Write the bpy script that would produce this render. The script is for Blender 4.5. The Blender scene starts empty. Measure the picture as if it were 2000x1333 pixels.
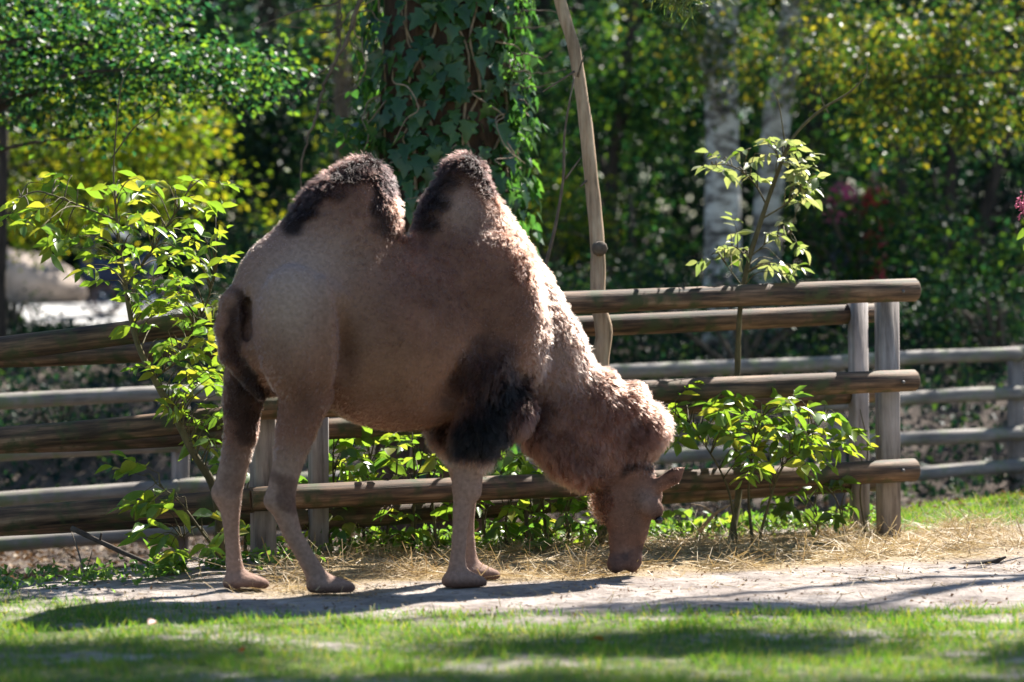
import bpy, math, random
import numpy as np
from mathutils import Vector

rng = np.random.default_rng(7)
random.seed(7)
SC = bpy.context.scene
COL = SC.collection

# ------------------------------------------------------------------ camera, sky, sun, exposure
F = 5666.7            # focal length in photo pixels (2000 px wide)
HZ = 555.0            # horizon row in the photo
EYE = 1.5
cam = bpy.data.objects.new('camera', bpy.data.cameras.new('camera'))
COL.objects.link(cam)
cam.location = (0, -14, EYE)
cam.rotation_euler = (math.radians(90), 0, 0)
cam.data.lens = 102.0
cam.data.sensor_width = 36.0
cam.data.shift_y = -(666.5 - HZ) / 2000.0
cam.data.clip_end = 600
cam.data.clip_start = 0.5
cam.data.dof.use_dof = True
cam.data.dof.focus_distance = 15.5
cam.data.dof.aperture_fstop = 1.4
SC.camera = cam

SUN_EL, SUN_AZ = math.radians(46), math.radians(36)     # azimuth: from straight behind the scene (+Y) towards +X
world = bpy.data.worlds.new('World'); SC.world = world
world.use_nodes = True
wn = world.node_tree
bg = wn.nodes['Background']
sky = wn.nodes.new('ShaderNodeTexSky')
sky.sky_type = 'NISHITA'; sky.sun_disc = False
sky.sun_elevation = SUN_EL; sky.sun_rotation = SUN_AZ
sky.air_density = 1.2; sky.dust_density = 0.3; sky.ozone_density = 4.0
wn.links.new(sky.outputs[0], bg.inputs['Color'])
bg.inputs['Strength'].default_value = 0.06
sl = bpy.data.lights.new('sun', 'SUN'); sl.energy = 5.0; sl.angle = math.radians(0.5); sl.color = (1.0, 0.95, 0.87)
sun = bpy.data.objects.new('sun', sl); COL.objects.link(sun)
SD = Vector((math.sin(SUN_AZ) * math.cos(SUN_EL), math.cos(SUN_AZ) * math.cos(SUN_EL), math.sin(SUN_EL)))
sun.rotation_euler = SD.to_track_quat('Z', 'Y').to_euler()
sun.location = (10, 20, 20)
SC.view_settings.view_transform = 'Standard'
SC.view_settings.look = 'None'
SC.view_settings.exposure = 1.85
SC.view_settings.gamma = 1.0
SC.render.engine = 'CYCLES'
SC.cycles.use_denoising = True
SC.cycles.max_bounces = 7
SC.cycles.transmission_bounces = 6
SC.cycles.transparent_max_bounces = 6
SC.cycles.sample_clamp_indirect = 6.0
SC.cycles_curves.shape = 'RIBBONS'

# ------------------------------------------------------------------ helpers
def P(px, py, d):
    """point of the place: photo column/row at a distance d from the camera"""
    return Vector(((px - 1000) / F * d, d - 14, EYE - (py - HZ) / F * d))

def mk(name, V, Fc, mat, parent=None, smooth=True, col=None):
    me = bpy.data.meshes.new(name)
    V = np.asarray(V, dtype=np.float32).reshape(-1, 3)
    if isinstance(Fc, list):
        groups = {}
        for f in Fc: groups.setdefault(len(f), []).append(f)
        arrs = [np.array(g, dtype=np.int32) for g in groups.values()]
    else:
        arrs = [np.asarray(Fc, dtype=np.int32)]
    nl = sum(a.size for a in arrs); npoly = sum(len(a) for a in arrs)
    me.vertices.add(len(V)); me.vertices.foreach_set('co', V.ravel())
    me.loops.add(nl); me.loops.foreach_set('vertex_index', np.concatenate([a.ravel() for a in arrs]))
    me.polygons.add(npoly)
    tot = np.concatenate([np.full(len(a), a.shape[1], dtype=np.int32) for a in arrs])
    st = np.concatenate([[0], np.cumsum(tot)[:-1]]).astype(np.int32)
    me.polygons.foreach_set('loop_start', st)
    if smooth: me.polygons.foreach_set('use_smooth', np.ones(npoly, dtype=bool))
    if col is not None:
        at = me.color_attributes.new('Col', 'FLOAT_COLOR', 'POINT')
        c4 = np.ones((len(V), 4), dtype=np.float32); c4[:, :3] = col
        at.data.foreach_set('color', c4.ravel())
    me.update(calc_edges=True); me.validate()
    if mat: me.materials.append(mat)
    return link(name, me, parent)

def link(name, data, parent=None):
    o = bpy.data.objects.new(name, data); COL.objects.link(o)
    if parent is not None: o.parent = parent
    return o

def thing(name, label, cat, loc=(0, 0, 0), group=None):
    o = bpy.data.objects.new(name, None); COL.objects.link(o)
    o.empty_display_size = 0.1
    o.location = loc
    tag(o, label, cat, group)
    return o

def tag(o, label=None, cat=None, group=None, kind=None):
    if label: o['label'] = label
    if cat: o['category'] = cat
    if group: o['group'] = group
    if kind: o['kind'] = kind
    return o

class MB:
    def __init__(s): s.V = []; s.F = []; s.n = 0
    def add(s, V, Fc):
        V = np.asarray(V, dtype=float).reshape(-1, 3)
        s.V.append(V)
        for f in Fc: s.F.append(tuple(int(i) + s.n for i in f))
        s.n += len(V)
    def build(s, name, mat, parent=None, smooth=True, org=None):
        V = np.vstack(s.V)
        if org is not None: V = V - np.array(org)
        return mk(name, V, s.F, mat, parent, smooth)

def catmull(pts, n=6):
    pts = np.array([tuple(p) for p in pts], dtype=float)
    if len(pts) < 3: return np.array([pts[0] + (pts[-1] - pts[0]) * t for t in np.linspace(0, 1, n + 1)])
    Q = np.vstack([2 * pts[0] - pts[1], pts, 2 * pts[-1] - pts[-2]])
    out = []
    for i in range(1, len(Q) - 2):
        for k in range(n):
            t = k / n
            out.append(0.5 * (2 * Q[i] + (Q[i + 1] - Q[i - 1]) * t + (2 * Q[i - 1] - 5 * Q[i] + 4 * Q[i + 1] - Q[i + 2]) * t * t + (3 * Q[i] - Q[i - 1] - 3 * Q[i + 1] + Q[i + 2]) * t ** 3))
    out.append(Q[-2])
    return np.array(out)

def tube(pts, rad, seg=8, bump=0.0, cap=True, round_end=False):
    pts = np.array([tuple(p) for p in pts], dtype=float); n = len(pts)
    rad = np.interp(np.linspace(0, 1, n), np.linspace(0, 1, len(rad)), rad)
    T = np.gradient(pts, axis=0); T /= np.linalg.norm(T, axis=1)[:, None] + 1e-9
    up = np.array([0, 0, 1.0]) if abs(T[0][2]) < 0.8 else np.array([1.0, 0, 0])
    V = []
    A = np.linspace(0, 2 * math.pi, seg, endpoint=False)
    ph = rng.uniform(0, 6.28, 4)
    for i in range(n):
        s = np.cross(T[i], up); s /= np.linalg.norm(s) + 1e-9
        b = np.cross(s, T[i])
        up = b
        r = rad[i] * (1 + bump * (np.sin(3 * A + ph[0] + i * .7) * .5 + np.sin(2 * A + ph[1] - i * .9) * .5 + math.sin(i * 1.7 + ph[2]) * .5))
        V.append(pts[i] + np.outer(np.cos(A) * r, s) + np.outer(np.sin(A) * r, b))
    V = np.vstack(V)
    Fc = []
    for i in range(n - 1):
        for k in range(seg):
            k2 = (k + 1) % seg
            Fc.append((i * seg + k, i * seg + k2, (i + 1) * seg + k2, (i + 1) * seg + k))
    if cap:
        Fc.append(tuple(range(seg))[::-1]); Fc.append(tuple((n - 1) * seg + k for k in range(seg)))
    return V, Fc

def box(mb, c, s, rot=None, bev=0.0):
    """box with small chamfers on its vertical edges"""
    x, y, z = [v / 2 for v in s]; b = bev
    ring = [(-x + b, -y), (x - b, -y), (x, -y + b), (x, y - b), (x - b, y), (-x + b, y), (-x, y - b), (-x, -y + b)] if b else [(-x, -y), (x, -y), (x, y), (-x, y)]
    n = len(ring)
    V = np.array([(p[0], p[1], -z) for p in ring] + [(p[0], p[1], z) for p in ring])
    if rot is not None: V = V @ np.array(rot).T
    V = V + np.array(tuple(c))
    Fc = [tuple(range(n))[::-1], tuple(range(n, 2 * n))] + [(k, (k + 1) % n, n + (k + 1) % n, n + k) for k in range(n)]
    mb.add(V, Fc)

def rotz(a):
    c, s = math.cos(a), math.sin(a)
    return [[c, -s, 0], [s, c, 0], [0, 0, 1]]

def vnoise(x, y, seed=0):
    """cheap smooth 2-d noise, about -1..1"""
    r = np.random.default_rng(seed)
    out = 0
    for k in range(7):
        a = r.uniform(0, 6.28); f = r.uniform(.6, 1.6); p = r.uniform(0, 6.28)
        out = out + np.sin((x * math.cos(a) + y * math.sin(a)) * f * 3 + p + 1.3 * np.sin((x * math.sin(a) - y * math.cos(a)) * f * 2 + p * 2))
    return out / 4.0

# ------------------------------------------------------------------ materials
def mat(name):
    m = bpy.data.materials.new(name); m.use_nodes = True
    nt = m.node_tree
    return m, nt, nt.nodes['Principled BSDF'], nt.nodes['Material Output']

def N(nt, t, **kw):
    n = nt.nodes.new(t)
    for k, v in kw.items(): setattr(n, k, v)
    return n

def ramp(nt, stops, src=None):
    r = nt.nodes.new('ShaderNodeValToRGB')
    e = r.color_ramp.elements
    while len(e) < len(stops): e.new(0.5)
    for k, (p, c) in enumerate(stops):
        e[k].position = p; e[k].color = (*c, 1)
    if src is not None: nt.links.new(src, r.inputs[0])
    return r

def leaf_mat(name, stops, trans=1.6, tmix=0.5, rough=0.38, spec=0.5, per='island', hue=(1.05, 1.0, 0.45)):
    m, nt, b, out = mat(name)
    if per == 'island':
        g = N(nt, 'ShaderNodeNewGeometry'); src = g.outputs['Random Per Island']
    else:
        g = N(nt, 'ShaderNodeObjectInfo'); src = g.outputs['Random']
    r = ramp(nt, stops, src)
    tc = N(nt, 'ShaderNodeTexCoord')
    nz = N(nt, 'ShaderNodeTexNoise'); nz.inputs['Scale'].default_value = 30; nz.inputs['Detail'].default_value = 4
    nt.links.new(tc.outputs['Object'], nz.inputs['Vector'])
    mx = N(nt, 'ShaderNodeMix', data_type='RGBA', blend_type='MULTIPLY'); mx.inputs[0].default_value = 0.55
    rr = ramp(nt, [(0.3, (0.55, 0.5, 0.4)), (0.7, (1.15, 1.15, 1.1))], nz.outputs[0])
    nt.links.new(r.outputs[0], mx.inputs[6]); nt.links.new(rr.outputs[0], mx.inputs[7])
    nt.links.new(mx.outputs[2], b.inputs['Base Color'])
    b.inputs['Roughness'].default_value = rough
    b.inputs['Specular IOR Level'].default_value = spec
    tr = N(nt, 'ShaderNodeBsdfTranslucent')
    tm = N(nt, 'ShaderNodeMix', data_type='RGBA', blend_type='MULTIPLY'); tm.inputs[0].default_value = 1
    nt.links.new(mx.outputs[2], tm.inputs[6]); tm.inputs[7].default_value = (trans * 2 * hue[0], trans * 2 * hue[1], trans * 2 * hue[2], 1)
    nt.links.new(tm.outputs[2], tr.inputs[0])
    ms = N(nt, 'ShaderNodeMixShader'); ms.inputs[0].default_value = tmix
    nt.links.new(b.outputs[0], ms.inputs[1]); nt.links.new(tr.outputs[0], ms.inputs[2])
    nt.links.new(ms.outputs[0], out.inputs[0])
    return m

G = lambda *a: [(i / max(1, len(a) - 1), c) for i, c in enumerate(a)]
M = {}
M['elder'] = leaf_mat('elder_leaf', G((.07, .15, .03), (.11, .20, .03), (.15, .22, .03), (.22, .22, .04)), 1.0, .5, per='object')
M['elder_mass'] = leaf_mat('elder_leaf_mass', G((.07, .15, .03), (.11, .20, .03), (.15, .22, .03), (.22, .22, .04)), 1.0, .5)
M['pale'] = leaf_mat('pale_elder_leaf', G((.16, .22, .09), (.24, .28, .13), (.34, .34, .20)), .75, .45, per='object', hue=(1, 1, .6))
M['low'] = leaf_mat('bush_leaf', G((.05, .12, .03), (.09, .17, .03), (.13, .20, .03), (.20, .21, .05)), 1.25, .5, per='object')
M['ivy'] = leaf_mat('ivy_leaf', G((.018, .06, .022), (.025, .08, .028), (.04, .10, .03), (.05, .12, .025)), 1.7, .4, .32, .5, per='object')
M['ivy_mass'] = leaf_mat('ivy_leaf_mass', G((.018, .06, .022), (.03, .09, .028), (.05, .12, .025)), 1.7, .4, .32, .5)
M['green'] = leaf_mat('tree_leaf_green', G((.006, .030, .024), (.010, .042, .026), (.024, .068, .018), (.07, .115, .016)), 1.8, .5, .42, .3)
M['dark'] = leaf_mat('tree_leaf_dark', G((.004, .018, .018), (.006, .025, .023), (.010, .034, .024), (.03, .06, .018)), 1.4, .4, .5, .25)  # leaf tones darkened and turned teal to carry background shade
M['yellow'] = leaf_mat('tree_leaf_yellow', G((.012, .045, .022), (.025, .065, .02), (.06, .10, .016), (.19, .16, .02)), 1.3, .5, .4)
M['wood'] = leaf_mat('far_wood_leaf', G((.002, .012, .014), (.004, .019, .019), (.008, .027, .021), (.02, .045, .016)), 1.2, .35, .55, .2)  # still darker teal leaf tones, the wood's shade put into the colour
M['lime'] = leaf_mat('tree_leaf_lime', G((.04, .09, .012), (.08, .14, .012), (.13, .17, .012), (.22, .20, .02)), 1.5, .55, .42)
M['needle'] = leaf_mat('pine_needle', G((.04, .09, .035), (.07, .12, .04), (.12, .13, .04)), 1.0, .3, .5)
M['grass'] = leaf_mat('grass_blade', G((.04, .12, .02), (.07, .165, .025), (.11, .20, .03), (.24, .22, .08)), 1.05, .45, .5, .3)
M['weed'] = leaf_mat('weed_leaf', G((.05, .13, .03), (.09, .18, .03), (.13, .20, .04)), 1.2, .45, .35)
M['straw'] = leaf_mat('dry_straw', G((.30, .21, .10), (.42, .31, .16), (.50, .40, .24), (.24, .15, .07)), .55, .25, .55, .3, hue=(1, .95, .8))
M['litter'] = leaf_mat('dead_leaf', G((.10, .06, .035), (.17, .10, .05), (.24, .17, .10), (.12, .10, .08)), .6, .2, .6, .3, hue=(1, .8, .6))
M['autumn'] = leaf_mat('fallen_leaf', G((.22, .06, .015), (.26, .10, .02)), .6, .3, .5, per='object', hue=(1, .8, .5))

def wood_mat(name, stops, scale=(6, 6, 60), rough=.75, bump=.5, crack=True, moss=None):
    m, nt, b, out = mat(name)
    tc = N(nt, 'ShaderNodeTexCoord')
    mp = N(nt, 'ShaderNodeMapping'); mp.inputs['Scale'].default_value = scale
    nt.links.new(tc.outputs['Object'], mp.inputs[0])
    oi = N(nt, 'ShaderNodeObjectInfo')
    nz = N(nt, 'ShaderNodeTexNoise', noise_dimensions='4D'); nz.inputs['Scale'].default_value = 1.0; nz.inputs['Detail'].default_value = 7; nz.inputs['Roughness'].default_value = .62
    nt.links.new(mp.outputs[0], nz.inputs['Vector'])
    mu = N(nt, 'ShaderNodeMath', operation='MULTIPLY'); mu.inputs[1].default_value = 40
    nt.links.new(oi.outputs['Random'], mu.inputs[0]); nt.links.new(mu.outputs[0], nz.inputs['W'])
    r = ramp(nt, stops, nz.outputs[0])
    src = r.outputs[0]
    nb = N(nt, 'ShaderNodeTexNoise'); nb.inputs['Scale'].default_value = 3.0; nb.inputs['Detail'].default_value = 5
    nt.links.new(tc.outputs['Object'], nb.inputs['Vector'])
    rb = ramp(nt, [(0.35, (.55, .52, .5)), (0.65, (1.15, 1.1, 1.05))], nb.outputs[0])
    mx = N(nt, 'ShaderNodeMix', data_type='RGBA', blend_type='MULTIPLY'); mx.inputs[0].default_value = .8
    nt.links.new(src, mx.inputs[6]); nt.links.new(rb.outputs[0], mx.inputs[7]); src = mx.outputs[2]
    if moss:
        n2 = N(nt, 'ShaderNodeTexNoise'); n2.inputs['Scale'].default_value = 9; n2.inputs['Detail'].default_value = 6
        nt.links.new(tc.outputs['Object'], n2.inputs['Vector'])
        r2 = ramp(nt, [(0.5, (0, 0, 0)), (0.68, (1, 1, 1))], n2.outputs[0])
        m2 = N(nt, 'ShaderNodeMix', data_type='RGBA'); nt.links.new(r2.outputs[0], m2.inputs[0])
        nt.links.new(src, m2.inputs[6]); m2.inputs[7].default_value = (*moss, 1); src = m2.outputs[2]
    nt.links.new(src, b.inputs['Base Color'])
    b.inputs['Roughness'].default_value = rough
    b.inputs['Specular IOR Level'].default_value = .3
    bp = N(nt, 'ShaderNodeBump'); bp.inputs['Strength'].default_value = bump; bp.inputs['Distance'].default_value = .012
    nt.links.new(nz.outputs[0], bp.inputs['Height']); nt.links.new(bp.outputs[0], b.inputs['Normal'])
    return m

M['log'] = wood_mat('log_wood', [(0.34, (.016, .010, .007)), (0.46, (.075, .046, .028)), (0.57, (.165, .10, .06)), (0.76, (.32, .23, .15))], (2.2, 30, 30), moss=(.045, .05, .018))
M['logend'] = wood_mat('log_end_grain', [(0.3, (.10, .06, .04)), (0.7, (.26, .17, .11))], (60, 60, 60))
M['post'] = wood_mat('weathered_post', [(0.28, (.08, .065, .06)), (0.5, (.27, .24, .23)), (0.75, (.42, .39, .38))], (26, 26, 2.5))
M['farlog'] = wood_mat('grey_far_log', [(0.28, (.10, .09, .085)), (0.5, (.24, .22, .20)), (0.75, (.36, .34, .31))], (2.5, 30, 30), moss=(.16, .18, .10))
M['bark'] = wood_mat('pine_bark', [(0.35, (.025, .016, .012)), (0.5, (.075, .045, .032)), (0.68, (.14, .085, .06))], (14, 14, 3.5), .9, 1.0)
M['darkbark'] = wood_mat('dark_bark', [(0.3, (.02, .016, .014)), (0.6, (.07, .055, .045)), (0.8, (.12, .10, .08))], (18, 18, 5), .9, .8)
M['twig'] = wood_mat('twig_bark', [(0.3, (.06, .045, .035)), (0.6, (.15, .12, .09)), (0.8, (.24, .20, .16))], (20, 20, 20), .85, .5)
M['greystem'] = wood_mat('elder_stem', [(0.3, (.05, .045, .02)), (0.6, (.12, .10, .045)), (0.8, (.20, .16, .09))], (30, 30, 10), .8, .5)
M['dead'] = wood_mat('bare_dead_wood', [(0.26, (.11, .075, .045)), (0.45, (.30, .21, .135)), (0.62, (.42, .32, .22)), (0.85, (.52, .43, .33))], (32, 32, 3), .7, .5)
M['vine'] = wood_mat('vine_stem', [(0.3, (.16, .11, .075)), (0.7, (.36, .28, .20))], (30, 30, 30), .8, .4)

def birch_mat():
    m, nt, b, out = mat('birch_bark')
    tc = N(nt, 'ShaderNodeTexCoord')
    mp = N(nt, 'ShaderNodeMapping'); mp.inputs['Scale'].default_value = (4, 4, 10)
    nt.links.new(tc.outputs['Object'], mp.inputs[0])
    nz = N(nt, 'ShaderNodeTexNoise'); nz.inputs['Scale'].default_value = 1.2; nz.inputs['Detail'].default_value = 6; nz.inputs['Roughness'].default_value = .65
    nt.links.new(mp.outputs[0], nz.inputs['Vector'])
    r = ramp(nt, [(0.38, (.035, .03, .028)), (0.47, (.20, .18, .165)), (0.55, (.52, .50, .47)), (0.8, (.66, .64, .61))], nz.outputs[0])
    nt.links.new(r.outputs[0], b.inputs['Base Color']); b.inputs['Roughness'].default_value = .7
    bp = N(nt, 'ShaderNodeBump'); bp.inputs['Strength'].default_value = .5
    nt.links.new(nz.outputs[0], bp.inputs['Height']); nt.links.new(bp.outputs[0], b.inputs['Normal'])
    return m
M['birch'] = birch_mat()

def plain(name, c, rough=.7, var=.25, scale=12, metal=0.0, bump=.2):
    m, nt, b, out = mat(name)
    tc = N(nt, 'ShaderNodeTexCoord')
    nz = N(nt, 'ShaderNodeTexNoise'); nz.inputs['Scale'].default_value = scale; nz.inputs['Detail'].default_value = 6
    nt.links.new(tc.outputs['Object'], nz.inputs['Vector'])
    r = ramp(nt, [(0.3, tuple(v * (1 - var) for v in c)), (0.7, tuple(min(1, v * (1 + var)) for v in c))], nz.outputs[0])
    nt.links.new(r.outputs[0], b.inputs['Base Color'])
    b.inputs['Roughness'].default_value = rough; b.inputs['Metallic'].default_value = metal
    bp = N(nt, 'ShaderNodeBump'); bp.inputs['Strength'].default_value = bump; bp.inputs['Distance'].default_value = .02
    nt.links.new(nz.outputs[0], bp.inputs['Height']); nt.links.new(bp.outputs[0], b.inputs['Normal'])
    return m
M['rock'] = plain('sandstone', (.34, .27, .22), .85, .35, 5, bump=.8)
M['gravel'] = plain('pale_gravel', (.36, .35, .34), .9, .3, 25, bump=.6)
M['steel'] = plain('bolt_steel', (.10, .09, .085), .6, .2, 60, .3)
M['navy'] = plain('navy_cloth', (.012, .022, .06), .8)
M['rubber'] = plain('tyre_rubber', (.10, .05, .03), .6)
M['frame'] = plain('pram_frame', (.05, .09, .16), .4, metal=.4)
M['eye'] = plain('camel_eye', (.012, .008, .006), .08, bump=0)
M['skin'] = plain('person_skin', (.45, .28, .21), .6)
M['hair'] = plain('person_hair', (.03, .02, .015), .6)
M['redcloth'] = plain('red_cloth', (.42, .025, .05), .8)
M['pinkcloth'] = plain('pink_cloth', (.50, .10, .20), .8)
M['jean'] = plain('blue_jeans', (.04, .07, .16), .85)
M['flower'] = plain('pink_flower', (.50, .10, .18), .7, .5, 40)
M['clod'] = plain('dark_bark_piece', (.05, .04, .035), .9, .4, 20, bump=.6)

# fur: colour comes from an attribute (coat markings, plus some painted shade and highlight)
def fur_mat(hair):
    m, nt, b, out = mat('camel_fur' if hair else 'camel_hide')
    at = N(nt, 'ShaderNodeAttribute', attribute_name='Col')
    if hair:
        hb = N(nt, 'ShaderNodeBsdfHairPrincipled')
        hb.parametrization = 'COLOR'
        nt.links.new(at.outputs['Color'], hb.inputs['Color'])
        hb.inputs['Roughness'].default_value = .42; hb.inputs['Radial Roughness'].default_value = .55; hb.inputs['IOR'].default_value = 1.32
        for k in ('Random Roughness',):
            hb.inputs[k].default_value = .3
        nt.links.new(hb.outputs[0], out.inputs[0])
    else:
        tc = N(nt, 'ShaderNodeTexCoord')
        nz = N(nt, 'ShaderNodeTexNoise'); nz.inputs['Scale'].default_value = 55; nz.inputs['Detail'].default_value = 5
        nt.links.new(tc.outputs['Object'], nz.inputs['Vector'])
        r = ramp(nt, [(0.3, (.6, .58, .56)), (0.7, (1.1, 1.1, 1.1))], nz.outputs[0])
        mx = N(nt, 'ShaderNodeMix', data_type='RGBA', blend_type='MULTIPLY'); mx.inputs[0].default_value = .7
        nt.links.new(at.outputs['Color'], mx.inputs[6]); nt.links.new(r.outputs[0], mx.inputs[7])
        nt.links.new(mx.outputs[2], b.inputs['Base Color'])
        b.inputs['Roughness'].default_value = .85; b.inputs['Specular IOR Level'].default_value = .15
        bp = N(nt, 'ShaderNodeBump'); bp.inputs['Strength'].default_value = .4; bp.inputs['Distance'].default_value = .01
        nt.links.new(nz.outputs[0], bp.inputs['Height']); nt.links.new(bp.outputs[0], b.inputs['Normal'])
    return m
M['fur'] = fur_mat(True); M['hide'] = fur_mat(False)

# ------------------------------------------------------------------ terrain
def sm(a, b, x):
    t = np.clip((x - a) / (b - a), 0, 1); return t * t * (3 - 2 * t)

def gz(x, y):
    """ground height"""
    x = np.asarray(x, float); d = np.asarray(y, float) + 14
    crest = np.interp(x, [-6, -2.5, -1.3, 1.2, 3.5, 8], [14.9, 15.1, 16.3, 18.0, 19.4, 20.5])
    top = .10 * sm(2.0, 4.2, x) * sm(15.5, 18.5, d) - .07 * sm(-1.6, -3.0, x) * sm(14, 15, d)
    ditch = np.interp(x, [-4, 0, 4], [-.42, -.30, -.16])
    low = sm(crest, crest + 2.0 + .4 * np.abs(x) * 0, d)
    z = top * (1 - low) + ditch * low
    bank = np.interp(d, [22.3, 24, 27, 30, 33, 38, 60, 100, 300], [0, .5, .95, 1.08, 1.2, 1.3, 1.8, 3.5, 6])
    w = sm(22.0, 24.5, d)
    z = z * (1 - w) + (bank) * w
    z = z + .012 * vnoise(x * 1.1, d * 1.3, 3) + .006 * vnoise(x * 4, d * 4, 4)
    return z

def grid(x0, x1, nx, ys, name, material, zoff=0.0, colf=None, clip=None):
    xs = np.linspace(x0, x1, nx) if np.isscalar(nx) else np.asarray(nx)
    X, Y = np.meshgrid(xs, ys)
    V = np.stack([X, Y, gz(X, Y) + zoff], -1).reshape(-1, 3)
    w = len(xs); i = np.arange((len(ys) - 1) * (w - 1)); r, c = i // (w - 1), i % (w - 1)
    Fc = np.stack([r * w + c, r * w + c + 1, (r + 1) * w + c + 1, (r + 1) * w + c], -1)
    return mk(name, V, Fc, material, col=colf(X.ravel(), Y.ravel()) if colf else None)

def ground_zone(x, y):
    """weights: r = turf, g = straw, b = leaf litter"""
    d = y + 14
    n = vnoise(x * 1.3, d * 2.2, 11) * .5 + vnoise(x * 3.5, d * 5, 12) * .25
    edge = np.interp(x, [-6, -2.3, -1.3, 0, 1.3, 2.2, 3.2, 6], [14.6, 13.75, 13.05, 13.08, 13.25, 13.4, 13.55, 13.8])
    turf = 1 - sm(edge - .30, edge + .30, d + n * .42 + .10 * vnoise(x * 9, d * 11, 13))
    turf = turf * (1 - .8 * sm(.0, 1.1, vnoise(x * 1.2 + 3, d * 3.0, 21) + .5 * vnoise(x * 4, d * 6, 22) + .4 * vnoise(x * 11, d * 13, 23)))
    right = sm(1.9, 2.4, x) * sm(17.2, 18.2, d + n * .5)
    turf = np.maximum(turf, right * .9)
    fl = np.interp(x, [-3, -1.3, 2.3, 4.5], [15.9, 15.5, 17.2, 18.2])
    straw = sm(fl - 1.75, fl - 1.2, d + n * .35) * (1 - sm(fl + .25, fl + .7, d)) * sm(-1.5, -1.0, x) * (1 - sm(2.5, 3.3, x + n * .4) * .75)
    litter = sm(17.6, 19.0, d + .55 * (np.abs(x - 2) * 0) - np.interp(x, [-4, -1, 2, 4], [-2.2, -1.2, 0.3, 1.5]))
    return np.stack([turf, straw, litter], -1)

def ground_material():
    m, nt, b, out = mat('ground_earth')
    tc = N(nt, 'ShaderNodeTexCoord')
    at = N(nt, 'ShaderNodeAttribute', attribute_name='Col')
    sp = N(nt, 'ShaderNodeSeparateColor'); nt.links.new(at.outputs['Color'], sp.inputs[0])
    def nz(scale, det=8, ro=.6):
        n = N(nt, 'ShaderNodeTexNoise'); n.inputs['Scale'].default_value = scale; n.inputs['Detail'].default_value = det; n.inputs['Roughness'].default_value = ro
        nt.links.new(tc.outputs['Object'], n.inputs['Vector']); return n.outputs[0]
    n1, n2, n3 = nz(2.2), nz(14), nz(60)
    dirt = ramp(nt, [(0.3, (.16, .13, .115)), (0.48, (.28, .24, .215)), (0.6, (.38, .335, .305)), (0.75, (.23, .19, .165))], n1)
    d2 = ramp(nt, [(0.33, (.40, .34, .29)), (0.47, (.95, .93, .9)), (0.75, (1.2, 1.2, 1.2))], n2)
    mx = N(nt, 'ShaderNodeMix', data_type='RGBA', blend_type='MULTIPLY'); mx.inputs[0].default_value = .8
    nt.links.new(dirt.outputs[0], mx.inputs[6]); nt.links.new(d2.outputs[0], mx.inputs[7])
    turf = ramp(nt, [(0.3, (.05, .06, .02)), (0.5, (.10, .13, .035)), (0.7, (.20, .17, .09))], n2)
    straw = ramp(nt, [(0.3, (.16, .11, .06)), (0.5, (.30, .22, .12)), (0.72, (.44, .35, .22))], n3)
    lit = ramp(nt, [(0.3, (.035, .03, .028)), (0.5, (.10, .075, .06)), (0.72, (.20, .16, .13))], n3)
    cur = mx.outputs[2]
    for ch, src in (('Green', straw), ('Red', turf), ('Blue', lit)):
        k = N(nt, 'ShaderNodeMix', data_type='RGBA'); nt.links.new(sp.outputs[ch], k.inputs[0])
        nt.links.new(cur, k.inputs[6]); nt.links.new(src.outputs[0], k.inputs[7]); cur = k.outputs[2]
    nt.links.new(cur, b.inputs['Base Color']); b.inputs['Roughness'].default_value = .95; b.inputs['Specular IOR Level'].default_value = .2
    ad = N(nt, 'ShaderNodeMath', operation='MULTIPLY_ADD'); nt.links.new(n2, ad.inputs[0]); ad.inputs[1].default_value = 2.0; nt.links.new(n3, ad.inputs[2])
    bp = N(nt, 'ShaderNodeBump'); bp.inputs['Strength'].default_value = .9; bp.inputs['Distance'].default_value = .02
    nt.links.new(ad.outputs[0], bp.inputs['Height']); nt.links.new(bp.outputs[0], b.inputs['Normal'])
    return m
M['ground'] = ground_material()
XS = np.concatenate([np.linspace(-200, -12, 14), np.linspace(-11, -4.6, 20), np.linspace(-4.5, 4.5, 260), np.linspace(4.6, 11, 20), np.linspace(12, 200, 14)])
YS = np.concatenate([np.linspace(-60, -6, 14), np.linspace(-5, 10, 360), np.linspace(10.2, 24, 50), np.linspace(25, 300, 24)])
tag(grid(0, 0, XS, YS, 'ground', M['ground'], colf=ground_zone), kind='structure')
# pale gravel path far behind, where the pram stands
tag(grid(-14, -2.0, 60, np.linspace(14.6, 22.5, 40), 'gravel_path', M['gravel'], .012), kind='structure')

# ------------------------------------------------------------------ leaf scatter (vectorised)
T_SIMPLE = (np.array([(0, 0, 0), (.45, .5, .12), (1, 0, -.08), (.45, -.5, .12)]), np.array([(0, 2, 1), (0, 3, 2)]))
T_BLADE = (np.array([(0, .5, 0), (0, -.5, 0), (.55, .36, .05), (.55, -.36, .05), (1, 0, .25)]), np.array([(0, 1, 3), (0, 3, 2), (2, 3, 4)]))
T_STRAW = (np.array([(0, .5, 0), (0, -.5, 0), (1, .5, .0), (1, -.5, 0)]), np.array([(0, 1, 3), (0, 3, 2)]))

T_OVATE = (np.array([(0, 0, 0), (.25, .42, .07), (.6, .45, .05), (1, 0, -.12), (.6, -.45, .05), (.25, -.42, .07), (.5, 0, -.03)]), np.array([(0, 6, 1), (1, 6, 2), (6, 3, 2), (0, 5, 6), (5, 4, 6), (6, 4, 3)]))
def unit(a): return a / (np.linalg.norm(a, axis=-1, keepdims=True) + 1e-9)

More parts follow.
